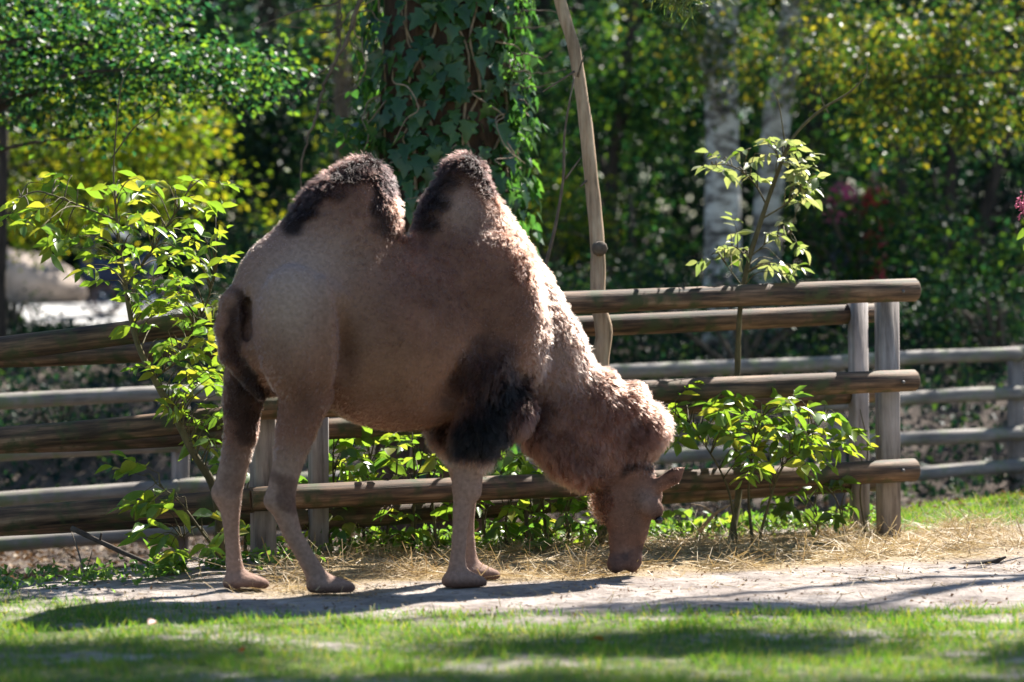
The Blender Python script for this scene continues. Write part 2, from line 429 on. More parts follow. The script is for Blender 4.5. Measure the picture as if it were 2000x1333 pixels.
def scatter(pos, dirs, nor, L, W, tpl=T_SIMPLE):
    V0, F0 = tpl
    dirs = unit(dirs); side = unit(np.cross(nor, dirs)); nn = np.cross(dirs, side)
    L = np.broadcast_to(L, (len(pos),)); W = np.broadcast_to(W, (len(pos),))
    V = (pos[:, None, :] + V0[None, :, 0:1] * (dirs * L[:, None])[:, None, :] + V0[None, :, 1:2] * (side * W[:, None])[:, None, :]
         + V0[None, :, 2:3] * (nn * L[:, None])[:, None, :])
    Fc = F0[None] + (np.arange(len(pos)) * len(V0))[:, None, None]
    return V.reshape(-1, 3), Fc.reshape(-1, F0.shape[1])

def clump_leaves(centres, per, spread, L, flat=.55, droop=.25, r=None):
    """sprays of leaves round clump centres"""
    r = r or rng
    n = len(centres) * per
    c = np.repeat(np.asarray(centres, float), per, axis=0)
    off = r.normal(size=(n, 3)) * np.array([1, 1, flat]) * np.repeat(r.uniform(.6, 1.3, len(centres)), per)[:, None] * spread
    pos = c + off
    d = unit(off + r.normal(size=(n, 3)) * spread * .7); d[:, 2] -= droop
    nor = unit(r.normal(size=(n, 3)) * .8 + np.array([.1, .2, .6]))
    Ls = L * r.uniform(.65, 1.25, n)
    return pos, d, nor, Ls

# ------------------------------------------------------------------ turf, straw, litter
def turf():
    n = 125000
    x = rng.uniform(-3.2, 3.2, n); d = rng.uniform(10.3, 14.8, n)
    w = ground_zone(x, d - 14)[:, 0] * (.35 + .65 * sm(-.5, .4, vnoise(x * 2.5, d * 3, 31)))
    k = rng.uniform(0, 1, n) < w
    x, d = x[k], d[k]
    n2 = 34000
    x2 = rng.uniform(1.9, 5.0, n2); d2 = rng.uniform(17.0, 20.4, n2)
    w2 = ground_zone(x2, d2 - 14)[:, 0]; k = rng.uniform(0, 1, n2) < w2
    x = np.concatenate([x, x2[k]]); d = np.concatenate([d, d2[k]])
    n3 = 9000
    x3 = rng.uniform(0.6, 2.1, n3); d3 = rng.uniform(17.4, 18.6, n3)
    k = rng.uniform(0, 1, n3) < .75 * sm(17.4, 17.9, d3 - .2 * vnoise(x3 * 3, d3 * 3, 5))
    x = np.concatenate([x, x3[k]]); d = np.concatenate([d, d3[k]])
    y = d - 14
    pos = np.stack([x, y, gz(x, y) - .004], -1)
    m = len(x)
    dirs = rng.normal(size=(m, 3)) * .55 + np.array([-.1, -.15, 1.0])
    nor = rng.normal(size=(m, 3)) + np.array([0, -.5, 0])
    tall = (.028 + .026 * sm(-.2, .9, vnoise(x * 4.0, y * 4.0, 33))) * rng.uniform(.5, 1.5, m)
    V, Fc = scatter(pos, dirs, nor, tall, rng.uniform(.0035, .006, m), T_BLADE)
    o = mk('lawn_grass', V, Fc, M['grass'])
    tag(o, 'short green lawn grass in dappled light in front of the camel', 'grass', kind='stuff')
turf()

def straw():
    n = 64000
    x = rng.uniform(-1.9, 4.3, n); fl = np.interp(x, [-3, -1.3, 2.3, 4.5], [15.9, 15.5, 17.2, 18.2])
    d = fl + rng.uniform(-3.2, .7, n)
    w = ground_zone(x, d - 14)[:, 1] * (.18 + .82 * sm(-.35, .5, vnoise(x * 2.1, d * 2.6, 41) + .4 * vnoise(x * 6, d * 6, 42)))
    w = np.maximum(w, .10 * sm(.2, .8, vnoise(x * 1.7, d * 4, 45) + .3) * (1 - ground_zone(x, d - 14)[:, 0]))
    k = rng.uniform(0, 1, n) < w
    x, d = x[k], d[k]; y = d - 14
    heap = .05 * np.exp(-((x - .57) / .28) ** 2 - ((d - 15.25) / .22) ** 2) + .05 * sm(.1, .9, vnoise(x * 2.1, d * 2.6, 41)) + .07 * np.exp(-((x - 1.55) / .5) ** 2 - ((d - 16.35) / .35) ** 2)
    m = len(x)
    pos = np.stack([x, y, gz(x, y) + .004 + heap * rng.uniform(0, 1, m)], -1)
    dirs = rng.normal(size=(m, 3)) * np.array([1, 1, .28]) + np.array([0, 0, .07])
    nor = rng.normal(size=(m, 3)) * .5 + np.array([0, 0, 1])
    V, Fc = scatter(pos, dirs, nor, rng.uniform(.06, .20, m) * np.where(d < np.interp(x, [-3, -1.3, 2.3, 4.5], [15.9, 15.5, 17.2, 18.2]) - 1.5, .4, 1.0), rng.uniform(.002, .0044, m), T_STRAW)
    tag(mk('straw', V, Fc, M['straw']), 'loose dry straw strewn along the foot of the log fence', 'straw', kind='stuff')
straw()

def litter():
    n = 16000
    x = rng.uniform(-4.2, 4.6, n); d = rng.uniform(15.2, 22.5, n)
    w = ground_zone(x, d - 14)[:, 2] * .8; k = rng.uniform(0, 1, n) < w
    x, d = x[k], d[k]; y = d - 14; m = len(x)
    pos = np.stack([x, y, gz(x, y) + .012], -1)
    dirs = rng.normal(size=(m, 3)) * np.array([1, 1, .3]); nor = rng.normal(size=(m, 3)) * .55 + np.array([0, 0, 1])
    V, Fc = scatter(pos, dirs, nor, rng.uniform(.03, .08, m), rng.uniform(.02, .05, m))
    tag(mk('leaf_litter', V, Fc, M['litter']), 'brown leaf litter covering the ditch between the two fences', 'leaf litter', kind='stuff')
    # low weeds and ground ivy at the foot of the left rails, and along the crest
    n = 5200
    x = rng.uniform(-3.3, -.9, n); d = np.interp(x, [-3.3, -1.9, -.9], [14.75, 15.0, 15.9]) + rng.normal(0, .26, n)
    k = rng.uniform(0, 1, n) < .06 + .7 * sm(.0, .9, vnoise(x * 5, d * 5, 51)); x, d = x[k], d[k]
    x2 = rng.uniform(-.9, 2.3, 2600); d2 = np.interp(x2, [-1, 2.3], [16.3, 18.0]) + rng.normal(0, .2, 2600)
    x = np.concatenate([x, x2]); d = np.concatenate([d, d2]); y = d - 14; m = len(x)
    pos = np.stack([x, y, gz(x, y) + rng.uniform(.01, .11, m) * rng.uniform(.3, 1, m)], -1)
    dirs = rng.normal(size=(m, 3)) + np.array([0, 0, .2]); nor = rng.normal(size=(m, 3)) * .5 + np.array([0, -.2, 1])
    V, Fc = scatter(pos, dirs, nor, rng.uniform(.025, .06, m), rng.uniform(.018, .04, m))
    tag(mk('ground_weeds', V, Fc, M['weed']), 'low leafy weeds and creeping ivy at the foot of the log fence', 'weeds', kind='stuff')
litter()

def crumbs():
    n = 9000
    x = rng.uniform(-2.6, 4.0, n); d = rng.uniform(12.6, 17.2, n)
    k = rng.uniform(0, 1, n) < (1 - ground_zone(x, d - 14)[:, 0]) * (.12 + .88 * sm(.0, .9, vnoise(x * 2.3, d * 3.5, 71))); x, d = x[k], d[k]; y = d - 14; m = len(x)
    pos = np.stack([x, y, gz(x, y) + .003], -1)
    V, Fc = scatter(pos, rng.normal(size=(m, 3)) * np.array([1, 1, .5]), rng.normal(size=(m, 3)) * .5 + np.array([0, 0, 1]), rng.uniform(.008, .034, m), rng.uniform(.006, .02, m))
    tag(mk('earth_crumbs', V, Fc, M['litter']), 'crumbs of bark, earth and dry leaf on the bare path', 'crumbs', kind='stuff')
crumbs()

# ------------------------------------------------------------------ fences
def log_rail(name, a, b, r, parent, m, bend=.006, endmat=None, seg=14):
    a, b = np.array(tuple(a)), np.array(tuple(b))
    n = 14
    L = np.linalg.norm(b - a)
    ax = (b - a) / L
    # built along local X so the grain follows the log
    t = np.linspace(0, 1, n)
    pts = np.stack([t * L, bend * np.sin(t * 6 + rng.uniform(0, 6)), bend * np.sin(t * 5 + rng.uniform(0, 6))], -1)
    # rounded ends: tight rings
    pts = np.vstack([pts[:1], pts[:1] + [.008, 0, 0], pts[1:-1], pts[-1:] - [.008, 0, 0], pts[-1:]])
    rr = r * (1 + .035 * np.sin(np.linspace(0, 9, len(pts)) + rng.uniform(0, 6)))
    rr[0] *= .90; rr[-1] *= .90
    V, Fc = tube(pts, rr, seg, bump=.018)
    o = mk(name, V, Fc, m, parent)
    if endmat:
        o.data.materials.append(endmat)
        for p in o.data.polygons:
            if len(p.vertices) > 4: p.material_index = 1; p.use_smooth = False
    q = Vector(ax).to_track_quat('X', 'Z')
    o.rotation_mode = 'QUATERNION'; o.rotation_quaternion = q
    o.location = Vector(a) - (parent.location if parent else Vector())
    return o

def square_post(base, top, w, rot, parent, m):
    mb = MB(); h = top[2] - base[2]
    box(mb, (0, 0, h / 2), (w, w, h), rotz(rot), w * .07)
    o = mb.build('post', m, parent, smooth=False)
    o.location = Vector(base) - parent.location
    o.rotation_euler = (math.radians(random.uniform(-.6, .6)), math.radians(random.uniform(-.6, .6)), 0)
    return o

def bolt(p, n, parent, r=.011):
    pts = [np.array(tuple(p)) - np.array(n) * .02, np.array(tuple(p)) + np.array(n) * .004, np.array(tuple(p)) + np.array(n) * .007]
    V, Fc = tube(pts, [r, r, r * .6], 8)
    return mk('bolt', V - np.array(tuple(parent.location)), Fc, M['steel'], parent)

RF = .067
front = thing('log_fence', 'brown round log fence with three rails right behind the camel', 'fence', tuple(P(1125, 1085, 16.4)))
fa = np.array([-1.33, 1.5]); fb = np.array([2.23, 3.2]); fd = (fb - fa) / np.linalg.norm(fb - fa)
yaw_f = math.atan2(fd[1], fd[0])
nrm = np.array([fd[1], -fd[0], 0])            # towards the camera side
for px, d, top_y in ((515, 15.62, 592), (1736, 17.32, 560), (-330, 16.2, 700), (-1100, 17.2, 780)):
    t = P(px, top_y, d); g = float(gz(t.x, t.y))
    square_post((t.x, t.y, g - .1), (t.x, t.y, t.z), .118, yaw_f + (-.2 if px > 1000 else -.1), front, M['post'])
for (ya, yb) in ((612, 568), (797, 745), (977, 917)):
    a, b = P(488, ya, 15.46), P(1788, yb, 17.16)
    log_rail('rail', a, b, RF, front, M['log'], endmat=M['logend'])
    q = a + (b - a) * ((1748 - 488) / 1300.); bolt(np.array(q) + nrm * RF, nrm, front)
for (ya, yb, yc) in ((621, 721, 800), (815, 886, 960), (977, 1045, 1110)):
    log_rail('rail', P(-345, yb, 16.02), P(494, ya, 15.47), RF, front, M['log'], endmat=M['logend'])
    log_rail('rail', P(-1150, yc, 17.0), P(-350, yb, 16.05), RF, front, M['log'], endmat=M['logend'])

back = thing('log_fence', 'second log fence with lower rails, standing close behind the brown front fence', 'fence', tuple(P(1125, 1080, 16.9)))
for px, d, top_y in ((622, 16.1, 640), (1680, 17.62, 588), (-300, 16.7, 735)):
    t = P(px, top_y, d); g = float(gz(t.x, t.y))
    square_post((t.x, t.y, g - .15), (t.x, t.y, t.z), .096, yaw_f - .1, back, M['post'])
for (ya, yb) in ((662, 611), (842, 768), (1016, 940)):
    log_rail('rail', P(560, ya, 16.12), P(1716, yb, 17.76), .062, back, M['log'], endmat=M['logend'])
for (ya, yb) in ((672, 715), (842, 878), (1002, 1038)):
    log_rail('rail', P(-330, yb, 16.75), P(562, ya, 16.15), .062, back, M['log'], endmat=M['logend'])

far = thing('far_fence', 'weathered grey pole fence with four rails beyond the leafy ditch', 'fence', tuple(P(1000, 1000, 20.7)))
for (y0, y1) in ((785, 690), (887, 766), (977, 844), (1065, 910)):
    pts = [(-700, 18.2), (340, 19.5), (990, 20.6), (1636, 21.8), (1985, 22.5), (2900, 24.4)]
    for (pa, da), (pb, db) in zip(pts[:-1], pts[1:]):
        fya, fyb = y0 + (y1 - y0) * pa / 2000, y0 + (y1 - y0) * pb / 2000
        log_rail('rail', P(pa - 6, fya, da - .07), P(pb + 6, fyb, db - .07), .056, far, M['farlog'], endmat=M['logend'], seg=10)
for px, d in ((-700, 18.2), (350, 19.5), (990, 20.6), (1636, 21.8), (1985, 22.5), (2900, 24.4)):
    ty = 785 - 95 * px / 2000 - 5
    t = P(px, ty, d + .04); g = float(gz(t.x, t.y))
    square_post((t.x, t.y, g - .1), (t.x, t.y, t.z), .10, .4, far, M['post'])

# ------------------------------------------------------------------ signed-distance body builder
class SDF:
    def __init__(s, lo, hi, h):
        s.lo = np.array(lo, float); s.h = h
        s.n = np.ceil((np.array(hi) - s.lo) / h).astype(int) + 1
        s.D = np.full(tuple(s.n), 1.0, dtype=np.float32)
    def sub(s, mn, mx):
        i0 = np.clip(np.floor((mn - s.lo) / s.h).astype(int), 0, s.n); i1 = np.clip(np.ceil((mx - s.lo) / s.h).astype(int) + 1, 0, s.n)
        sl = tuple(slice(a, b) for a, b in zip(i0, i1))
        ax = [s.lo[k] + s.h * np.arange(i0[k], i1[k]) for k in range(3)]
        return sl, np.meshgrid(*ax, indexing='ij')
    def blend(s, sl, d, k):
        o = s.D[sl]
        if k < 0:
            k = -k; h = np.clip(.5 - .5 * (o + d) / k, 0, 1); s.D[sl] = o * (1 - h) + (-d) * h + k * h * (1 - h); return
        h = np.clip(.5 + .5 * (o - d) / k, 0, 1)
        s.D[sl] = o * (1 - h) + d * h - k * h * (1 - h)
    def ell(s, c, r, pitch=0, k=.06, yaw=0):
        c, r = np.array(c, float), np.array(r, float)
        R = max(r) + k + .06
        sl, (X, Y, Z) = s.sub(c - R, c + R)
        x, y, z = X - c[0], Y - c[1], Z - c[2]
        if yaw:
            x, y = x * math.cos(yaw) + y * math.sin(yaw), -x * math.sin(yaw) + y * math.cos(yaw)
        cp, sp = math.cos(pitch), math.sin(pitch)
        x, z = x * cp + z * sp, -x * sp + z * cp
        k0 = np.sqrt((x / r[0]) ** 2 + (y / r[1]) ** 2 + (z / r[2]) ** 2) + 1e-6
        k1 = np.sqrt((x / r[0] ** 2) ** 2 + (y / r[1] ** 2) ** 2 + (z / r[2] ** 2) ** 2) + 1e-6
        s.blend(sl, k0 * (k0 - 1) / k1, k)
    def cone(s, a, b, ra, rb, k=.05, vs=1.0):
        a, b = np.array(a, float), np.array(b, float)
        R = max(ra, rb) + abs(k) + .06
        sl, (X, Y, Z) = s.sub(np.minimum(a, b) - R, np.maximum(a, b) + R)
        v0 = (a[1] + b[1]) / 2
        ba = b - a; L2 = float(ba @ ba)
        t = np.clip(((X - a[0]) * ba[0] + (Y - a[1]) * ba[1] + (Z - a[2]) * ba[2]) / L2, 0, 1)
        dx, dy, dz = X - a[0] - t * ba[0], (Y - a[1] - t * ba[1]) / vs, Z - a[2] - t * ba[2]
        s.blend(sl, (np.sqrt(dx * dx + dy * dy + dz * dz) - (ra + (rb - ra) * t)) * min(1, vs), k)
    def chain(s, pts, k=.05, vs=1.0):
        for p, q in zip(pts[:-1], pts[1:]): s.cone(p[0], q[0], p[1], q[1], k, vs)
    def mesh(s):
        D = s.D; n = s.n
        neg = D < 0
        cs = tuple(n - 1)
        acc = np.zeros(cs + (3,), np.float32); cnt = np.zeros(cs, np.float32)
        def cr(o): return tuple(slice(o[k], o[k] + cs[k]) for k in range(3))
        for ax in range(3):
            for i in (0, 1):
                for j in (0, 1):
                    o0 = [0, 0, 0]; oth = [q for q in range(3) if q != ax]
                    o0[oth[0]] = i; o0[oth[1]] = j; o1 = list(o0); o1[ax] = 1
                    A, B = D[cr(o0)], D[cr(o1)]
                    m = (A < 0) != (B < 0)
                    t = np.where(m, A / np.where(m, A - B, 1), 0)
                    for q in range(3):
                        acc[..., q] += m * (o0[q] + (t if q == ax else 0))
                    cnt += m
        act = cnt > 0
        idx = np.full(cs, -1, np.int64); idx[act] = np.arange(act.sum())
        C = np.argwhere(act)
        V = s.lo + s.h * (C + acc[act] / cnt[act][:, None])
        Fs = []
        for ax in range(3):
            a, b = [(1, 2), (2, 0), (0, 1)][ax]
            m = np.zeros(tuple(n), bool)
            s0 = [slice(None)] * 3; s1 = [slice(None)] * 3; s0[ax] = slice(0, -1); s1[ax] = slice(1, None)
            m[tuple(s0)] = neg[tuple(s0)] != neg[tuple(s1)]
            E = np.argwhere(m)
            E = E[(E[:, a] > 0) & (E[:, b] > 0) & (E[:, a] < n[a] - 1) & (E[:, b] < n[b] - 1)]
            da = np.zeros(3, int); da[a] = 1; db = np.zeros(3, int); db[b] = 1
            q = [idx[tuple((E - x).T)] for x in (da + db, db, 0 * da, da)]
            q = np.stack(q, -1)
            fl = ~neg[tuple(E.T)]
            q[fl] = q[fl][:, ::-1]
            Fs.append(q)
        Fc = np.vstack(Fs); Fc = Fc[(Fc >= 0).all(1)]
        return V, Fc

# ------------------------------------------------------------------ the camel
def build_camel():
    PSI = math.radians(22); c, s = math.cos(PSI), math.sin(PSI)
    D0 = 14.35; X0 = (760 - 1000) / F * D0
    def L(px, py, v=0.0):
        """camel-local point (forward u, right side v, up z) seen at a photo position"""
        k = (px - 1000) / F
        u = (k * (D0 - v * c) - X0 - v * s) / (c - k * s)
        d = D0 + u * s - v * c
        return (u, v, EYE - (py - HZ) / F * d)
    def proj(p):
        x = X0 + p[:, 0] * c + p[:, 1] * s; d = D0 + p[:, 0] * s - p[:, 1] * c
        return 1000 + F * x / d, HZ - (p[:, 2] - EYE) / d * F
    S = SDF((-1.15, -.62, -.06), (1.75, .62, 2.25), .0135)
    # trunk
    S.ell(L(790, 655), (.65, .335, .40), 0, .05)
    S.ell(L(775, 705), (.48, .32, .345), -.05, .05)
    S.ell(L(575, 610), (.31, .285, .31), .15, .07)
    S.ell(L(520, 640), (.175, .25, .27), 0, .06)
    S.ell(L(945, 590), (.30, .29, .46), .10, .06)
    S.ell(L(992, 660), (.21, .26, .33), .05, .05)
    S.ell(L(940, 770), (.16, .17, .14), 0, .1)
    # humps
    S.cone(L(655, 545), L(688, 430), .33, .225, .12, .74)
    S.cone(L(688, 440), L(712, 358), .215, .125, .08, .62)
    S.cone(L(895, 540), L(899, 440), .31, .195, .12, .74)
    S.cone(L(899, 440), L(906, 352), .185, .125, .08, .66)
    S.cone(L(560, 540), L(650, 450), .20, .18, .12, .7)
    # neck
    S.chain([(L(985, 590), .27), (L(1055, 700), .245), (L(1105, 790), .225), (L(1165, 850), .195), (L(1215, 885), .15)], .02, .54)
    S.chain([(L(1075, 830), .15), (L(1130, 880), .14), (L(1185, 905), .11)], .08, .7)
    S.ell(L(1252, 842), (.155, .12, .135), .6, .05)
    S.ell(L(1205, 805), (.20, .12, .105), .75, .05)
    S.ell(L(1165, 775), (.15, .12, .10), .9, .05)
    # head
    S.chain([(L(1238, 925), .100), (L(1252, 968), .104), (L(1241, 1035), .060), (L(1237, 1085), .044)], .035, .80)
    S.chain([(L(1208, 965), .078), (L(1208, 1012), .064), (L(1207, 1055), .043), (L(1203, 1092), .034)], .03, .74)
    S.ell(L(1238, 1088), (.040, .050, .060), 0, .015)
    S.ell(L(1234, 1106), (.034, .045, .036), 0, .015)
    S.ell(L(1202, 1102), (.046, .048, .050), 0, .015)
    S.cone(L(1238, 1096), L(1203, 1100), .040, .040, .015)
    S.ell(L(1186, 985), (.05, .06, .09), .2, .05)
    for v in (.088, -.088):
        S.ell(L(1278, 997, v), (.055, .030, .055), .5, .02)
        S.ell(L(1262, 985, v * .95), (.05, .028, .06), .2, .02)
        S.cone(L(1294, 944, v * .95), L(1318, 930, v * 1.4), .044, .040, .015, .5)
        S.cone(L(1316, 930, v * 1.4), L(1337, 914, v * 1.5), .040, .012, .015, .5)
        S.cone(L(1304, 938, v * 1.5), L(1334, 920, v * 1.8), .020, .008, -.012, .8)
        # mouth slit, nostril, eye socket
        S.cone(L(1217, 1135, v * .50), L(1223, 1086, v * .64), .005, .005, -.006)
        S.cone(L(1228, 1080, v * .62), L(1240, 1066, v * .66), .008, .004, -.008)
        S.cone(L(1247, 1082, v * .60), L(1255, 1064, v * .62), .010, .006, -.01)
        S.ell(L(1288, 1017, v * 1.22), (.026, .018, .022), 0, -.012)
    # hollow of the flank, hip point, hollow behind the elbow
    S.ell(L(692, 700, .42), (.085, .23, .23), .06, -.05)
    S.ell(L(650, 578, .26), (.07, .05, .05), 0, .05)
    # hind legs: near, then far
    S.ell(L(580, 655, .225), (.205, .155, .34), .10, .018)
    S.ell(L(632, 655, .275), (.055, .10, .29), .02, .03)
    for yy in range(584, 664, 8):      # cleft beside the root of the tail
        for v_ in np.arange(.36, -.1, -.008):
            q_ = L(483, yy, v_); i_ = np.round((np.array(q_) - S.lo) / S.h).astype(int)
            if S.D[tuple(i_)] < 0: S.ell(q_, (.008 + .013 * math.sin((yy - 580) / 88 * math.pi), .035, .03), 0, -.03); break
    S.cone(L(487, 592, .075), L(489, 660, .085), .030, .026, -.02)
    S.chain([(L(592, 690, .215), .165), (L(598, 770, .20), .130), (L(577, 845, .175), .096), (L(557, 930, .165), .068), (L(549, 982, .16), .066)], .014, .8)
    S.chain([(L(550, 982, .16), .066), (L(572, 1045, .16), .045), (L(604, 1100, .16), .045), (L(622, 1132, .16), .054)], .012, .9)
    S.cone(L(545, 940, .165), L(533, 978, .16), .035, .045, .03)
    S.ell(L(530, 665, -.15), (.18, .14, .28), -.05, .09)
    S.chain([(L(492, 700, -.17), .135), (L(474, 780, -.175), .100), (L(470, 850, -.17), .082), (L(452, 930, -.165), .070), (L(446, 975, -.16), .066)], .014, .8)
    S.chain([(L(448, 972, -.16), .060), (L(453, 1045, -.16), .037), (L(457, 1100, -.16), .041), (L(464, 1140, -.16), .052)], .012, .9)
    S.cone(L(446, 930, -.165), L(428, 962, -.16), .03, .042, .03)
    # fore legs: near, then far
    S.ell(L(980, 600, .215), (.205, .125, .37), .12, .03)
    S.chain([(L(968, 690, .225), .135), (L(935, 800, .20), .112), (L(920, 885, .165), .088), (L(911, 950, .15), .072), (L(902, 995, .15), .045), (L(897, 1055, .15), .038), (L(893, 1105, .15), .042), (L(893, 1130, .15), .053)], .014, .85)
    S.ell(L(926, 960, .16), (.03, .045, .05), 0, .03)
    S.ell(L(985, 800, .18), (.155, .11, .14), -.3, .06)
    S.ell(L(935, 845, .18), (.12, .11, .125), 0, .06)
    S.chain([(L(920, 720, -.17), .12), (L(885, 820, -.16), .105), (L(897, 890, -.15), .080), (L(912, 955, -.14), .064), (L(912, 1000, -.14), .040), (L(914, 1060, -.14), .035), (L(919, 1100, -.14), .040), (L(922, 1115, -.14), .048)], .014, .85)
    S.ell(L(868, 842, -.16), (.085, .09, .10), 0, .05)
    S.ell(L(890, 770, .34), (.06, .13, .16), -.5, -.06)
    # feet: broad pads with two toes
    for (px, py, v, ru) in ((640, 1150, .16, .105), (474, 1161, -.16, .10), (900, 1147, .15, .10), (928, 1127, -.14, .095)):
        p = L(px, py, v)
        S.ell((p[0], p[1], .035), (ru, .078, .05), 0, .035)
        S.ell((p[0] + ru * .75, p[1] + .034, .026), (.055, .036, .036), 0, .02)
        S.ell((p[0] + ru * .75, p[1] - .034, .026), (.055, .036, .036), 0, .02)
    # tail
    tl = [L(492, 560), L(466, 590), L(455, 640), L(462, 695), L(492, 742), L(516, 775)]
    tl = [(p[0] - (.05 if i in (1, 2, 3) else .02), p[1] + .02, p[2]) for i, p in enumerate(tl)]
    S.chain([(p, r) for p, r in zip(tl, (.07, .050, .046, .042, .038, .026))], .02)
    # flatten the soles
    zz = S.lo[2] + S.h * np.arange(S.n[2])
    S.D = np.maximum(S.D, (0.004 - zz)[None, None, :].astype(np.float32))
    V, Fc = S.mesh()
    # smooth a little, then the uneven winter coat
    E = np.vstack([Fc[:, [0, 1]], Fc[:, [1, 2]], Fc[:, [2, 3]], Fc[:, [3, 0]]])
    deg = np.bincount(E.ravel(), minlength=len(V))[:, None]
    for it in range(3):
        A = np.zeros_like(V); np.add.at(A, E[:, 0], V[E[:, 1]]); np.add.at(A, E[:, 1], V[E[:, 0]])
        V = V * .5 + .5 * A / np.maximum(deg, 1)
    px, py = proj(V)
    # coat colours by body region, with crease shade and a lip highlight painted in
    def near_line(pts, w):
        pts = np.array(pts, float); best = np.full(len(px), 1e9)
        for a, b in zip(pts[:-1], pts[1:]):
            ba = b - a; t = np.clip(((px - a[0]) * ba[0] + (py - a[1]) * ba[1]) / (ba @ ba), 0, 1)
            best = np.minimum(best, np.hypot(px - a[0] - t * ba[0], py - a[1] - t * ba[1]))
        return 1 - sm(w * .55, w * 1.45, best + 7 * np.sin(px * .09 + py * .05) + 5 * np.sin(py * .13 - px * .04))
    def blob(cx, cy, rx, ry):
        return np.exp(-((px - cx) / rx) ** 2 - ((py - cy) / ry) ** 2)
    brown = np.array([.172, .082, .056]); light = np.array([.30, .205, .165]); dark = np.array([.006, .0035, .0038]); mid = np.array([.070, .034, .026]); leg = np.array([.27, .175, .135])
    n = len(V); col = np.tile(brown, (n, 1))
    mott = .5 + .5 * np.sin(px * .021 + 2 * np.sin(py * .017)) * np.sin(py * .026 + 1.5 * np.sin(px * .02))
    fine = vnoise(V[:, 0] * 6, V[:, 2] * 6, 61) + .6 * vnoise(V[:, 0] * 15, V[:, 2] * 13, 62)
    col = col * np.clip(.84 + .26 * mott + .13 * fine, .5, 1.4)[:, None]
    def over(w, cc): 
        nonlocal col
        w = np.clip(w, 0, 1)[:, None]; col = col * (1 - w) + cc * w
    over(.85 * blob(570, 545, 110, 90) + .5 * blob(560, 640, 60, 80) + .35 * blob(650, 480, 90, 60), light)
    over(.55 * blob(900, 410, 55, 45), light)
    over(.5 * blob(1110, 700, 60, 120) , light)
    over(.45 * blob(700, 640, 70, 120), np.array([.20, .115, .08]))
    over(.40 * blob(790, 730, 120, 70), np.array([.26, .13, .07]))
    over(sm(840, 920, py) * (px < 1000) * .85, leg)
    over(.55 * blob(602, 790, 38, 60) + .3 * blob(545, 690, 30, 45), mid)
    over(.4 * near_line([(990, 560), (985, 700)], 45), mid)
    over(.7 * near_line([(545, 940), (575, 1000)], 18), mid)
    over(.75 * near_line([(470, 740), (480, 830)], 34) * (V[:, 1] < .05), dark)
    over(.30 * near_line([(450, 870), (460, 960)], 18), mid)
    over(.95 * near_line([(575, 420), (612, 375), (655, 340), (700, 308), (738, 318), (770, 358)], 36), dark)
    over(.85 * near_line([(742, 340), (748, 400), (752, 440)], 22), dark)
    over(.95 * near_line([(815, 430), (838, 385), (862, 335), (890, 304), (930, 308), (955, 345)], 36), dark)
    over(1.0 * near_line([(960, 745), (1000, 805), (930, 855)], 66) * (1 - sm(885, 910, py)) * (V[:, 1] > -.02), dark)
    over(.6 * near_line([(930, 690), (900, 780)], 30) * (V[:, 1] > -.02), mid)
    over(.95 * blob(866, 842, 46, 46) * (V[:, 1] < .02), dark)
    over(.45 * near_line([(960, 690), (940, 740)], 40), mid)
    over(.75 * near_line([(1045, 830), (1110, 900), (1160, 935)], 44), mid)
    over(.8 * blob(1262, 850, 65, 55), mid)
    over(.4 * near_line([(1180, 780), (1130, 800)], 40), mid)
    over(.9 * near_line([(470, 580), (455, 640), (462, 695), (492, 742), (516, 775)], 19) * (V[:, 1] < .10) * (px < 525), np.array([.040, .021, .018]))

    over(.6 * near_line([(492, 742), (516, 775)], 20) * (V[:, 1] < .1), dark)
    over(.8 * blob(1240, 1000, 70, 75), np.array([.105, .060, .042]))
    over(.8 * blob(1287, 1014, 17, 17), dark)
    over(.75 * near_line([(1225, 920), (1260, 914), (1318, 914)], 9) * (py > 905), dark)  # shade below the overhanging topknot, painted into the crease
    over(.6 * near_line([(1165, 940), (1178, 985), (1184, 1040)], 14), mid)
    over(.8 * near_line([(1217, 1125), (1223, 1086), (1240, 1068)], 6), dark)
    over(.6 * blob(1251, 1072, 7, 9), dark)
    over(.5 * blob(1262, 975, 26, 24) + .35 * blob(1222, 1075, 14, 10), np.array([.20, .145, .125]))  # second blob paints a highlight at the mouth corner
    over(.5 * blob(1318, 938, 14, 9), dark)
    over(.35 * near_line([(880, 790), (915, 735), (940, 690)], 16), mid)  # shade of the crevice behind the elbow, painted in
    over(.7 * sm(1055, 1100, py) * (px > 1150), np.array([.075, .05, .045]))
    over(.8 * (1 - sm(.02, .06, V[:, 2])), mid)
    root = thing('camel', 'brown two-humped camel with its head down grazing in front of the log fence', 'camel', (X0, D0 - 14, 0))
    ang = PSI
    def w2(p):      # camel local (u, v to the near side) -> root space
        p = np.asarray(p, float)
        return np.stack([p[..., 0] * c + p[..., 1] * s, p[..., 0] * s - p[..., 1] * c, p[..., 2]], -1)
    W = w2(V)
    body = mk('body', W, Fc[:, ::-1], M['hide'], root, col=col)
    # eye
    for v in (.098, -.098):
        e = L(1287, 1016, v * .96)
        mb = MB(); ph = np.linspace(0, math.pi, 9)
        Vv, Ff = tube([w2(np.array(e)) + np.array([0, 0, -math.cos(a)]) * .021 for a in ph], list(np.maximum(.0008, .021 * np.sin(ph))), 12)
        mb.add(Vv, Ff); mb.build('eye', M['eye'], root)
    # -------- fur strands
    me = body.data
    nor = np.zeros(len(W) * 3, np.float32); me.vertices.foreach_get('normal', nor); nor = nor.reshape(-1, 3)
    F2 = Fc[:, ::-1]
    tri = np.vstack([F2[:, [0, 1, 2]], F2[:, [0, 2, 3]]])
    A_, B_, C_ = W[tri[:, 0]], W[tri[:, 1]], W[tri[:, 2]]
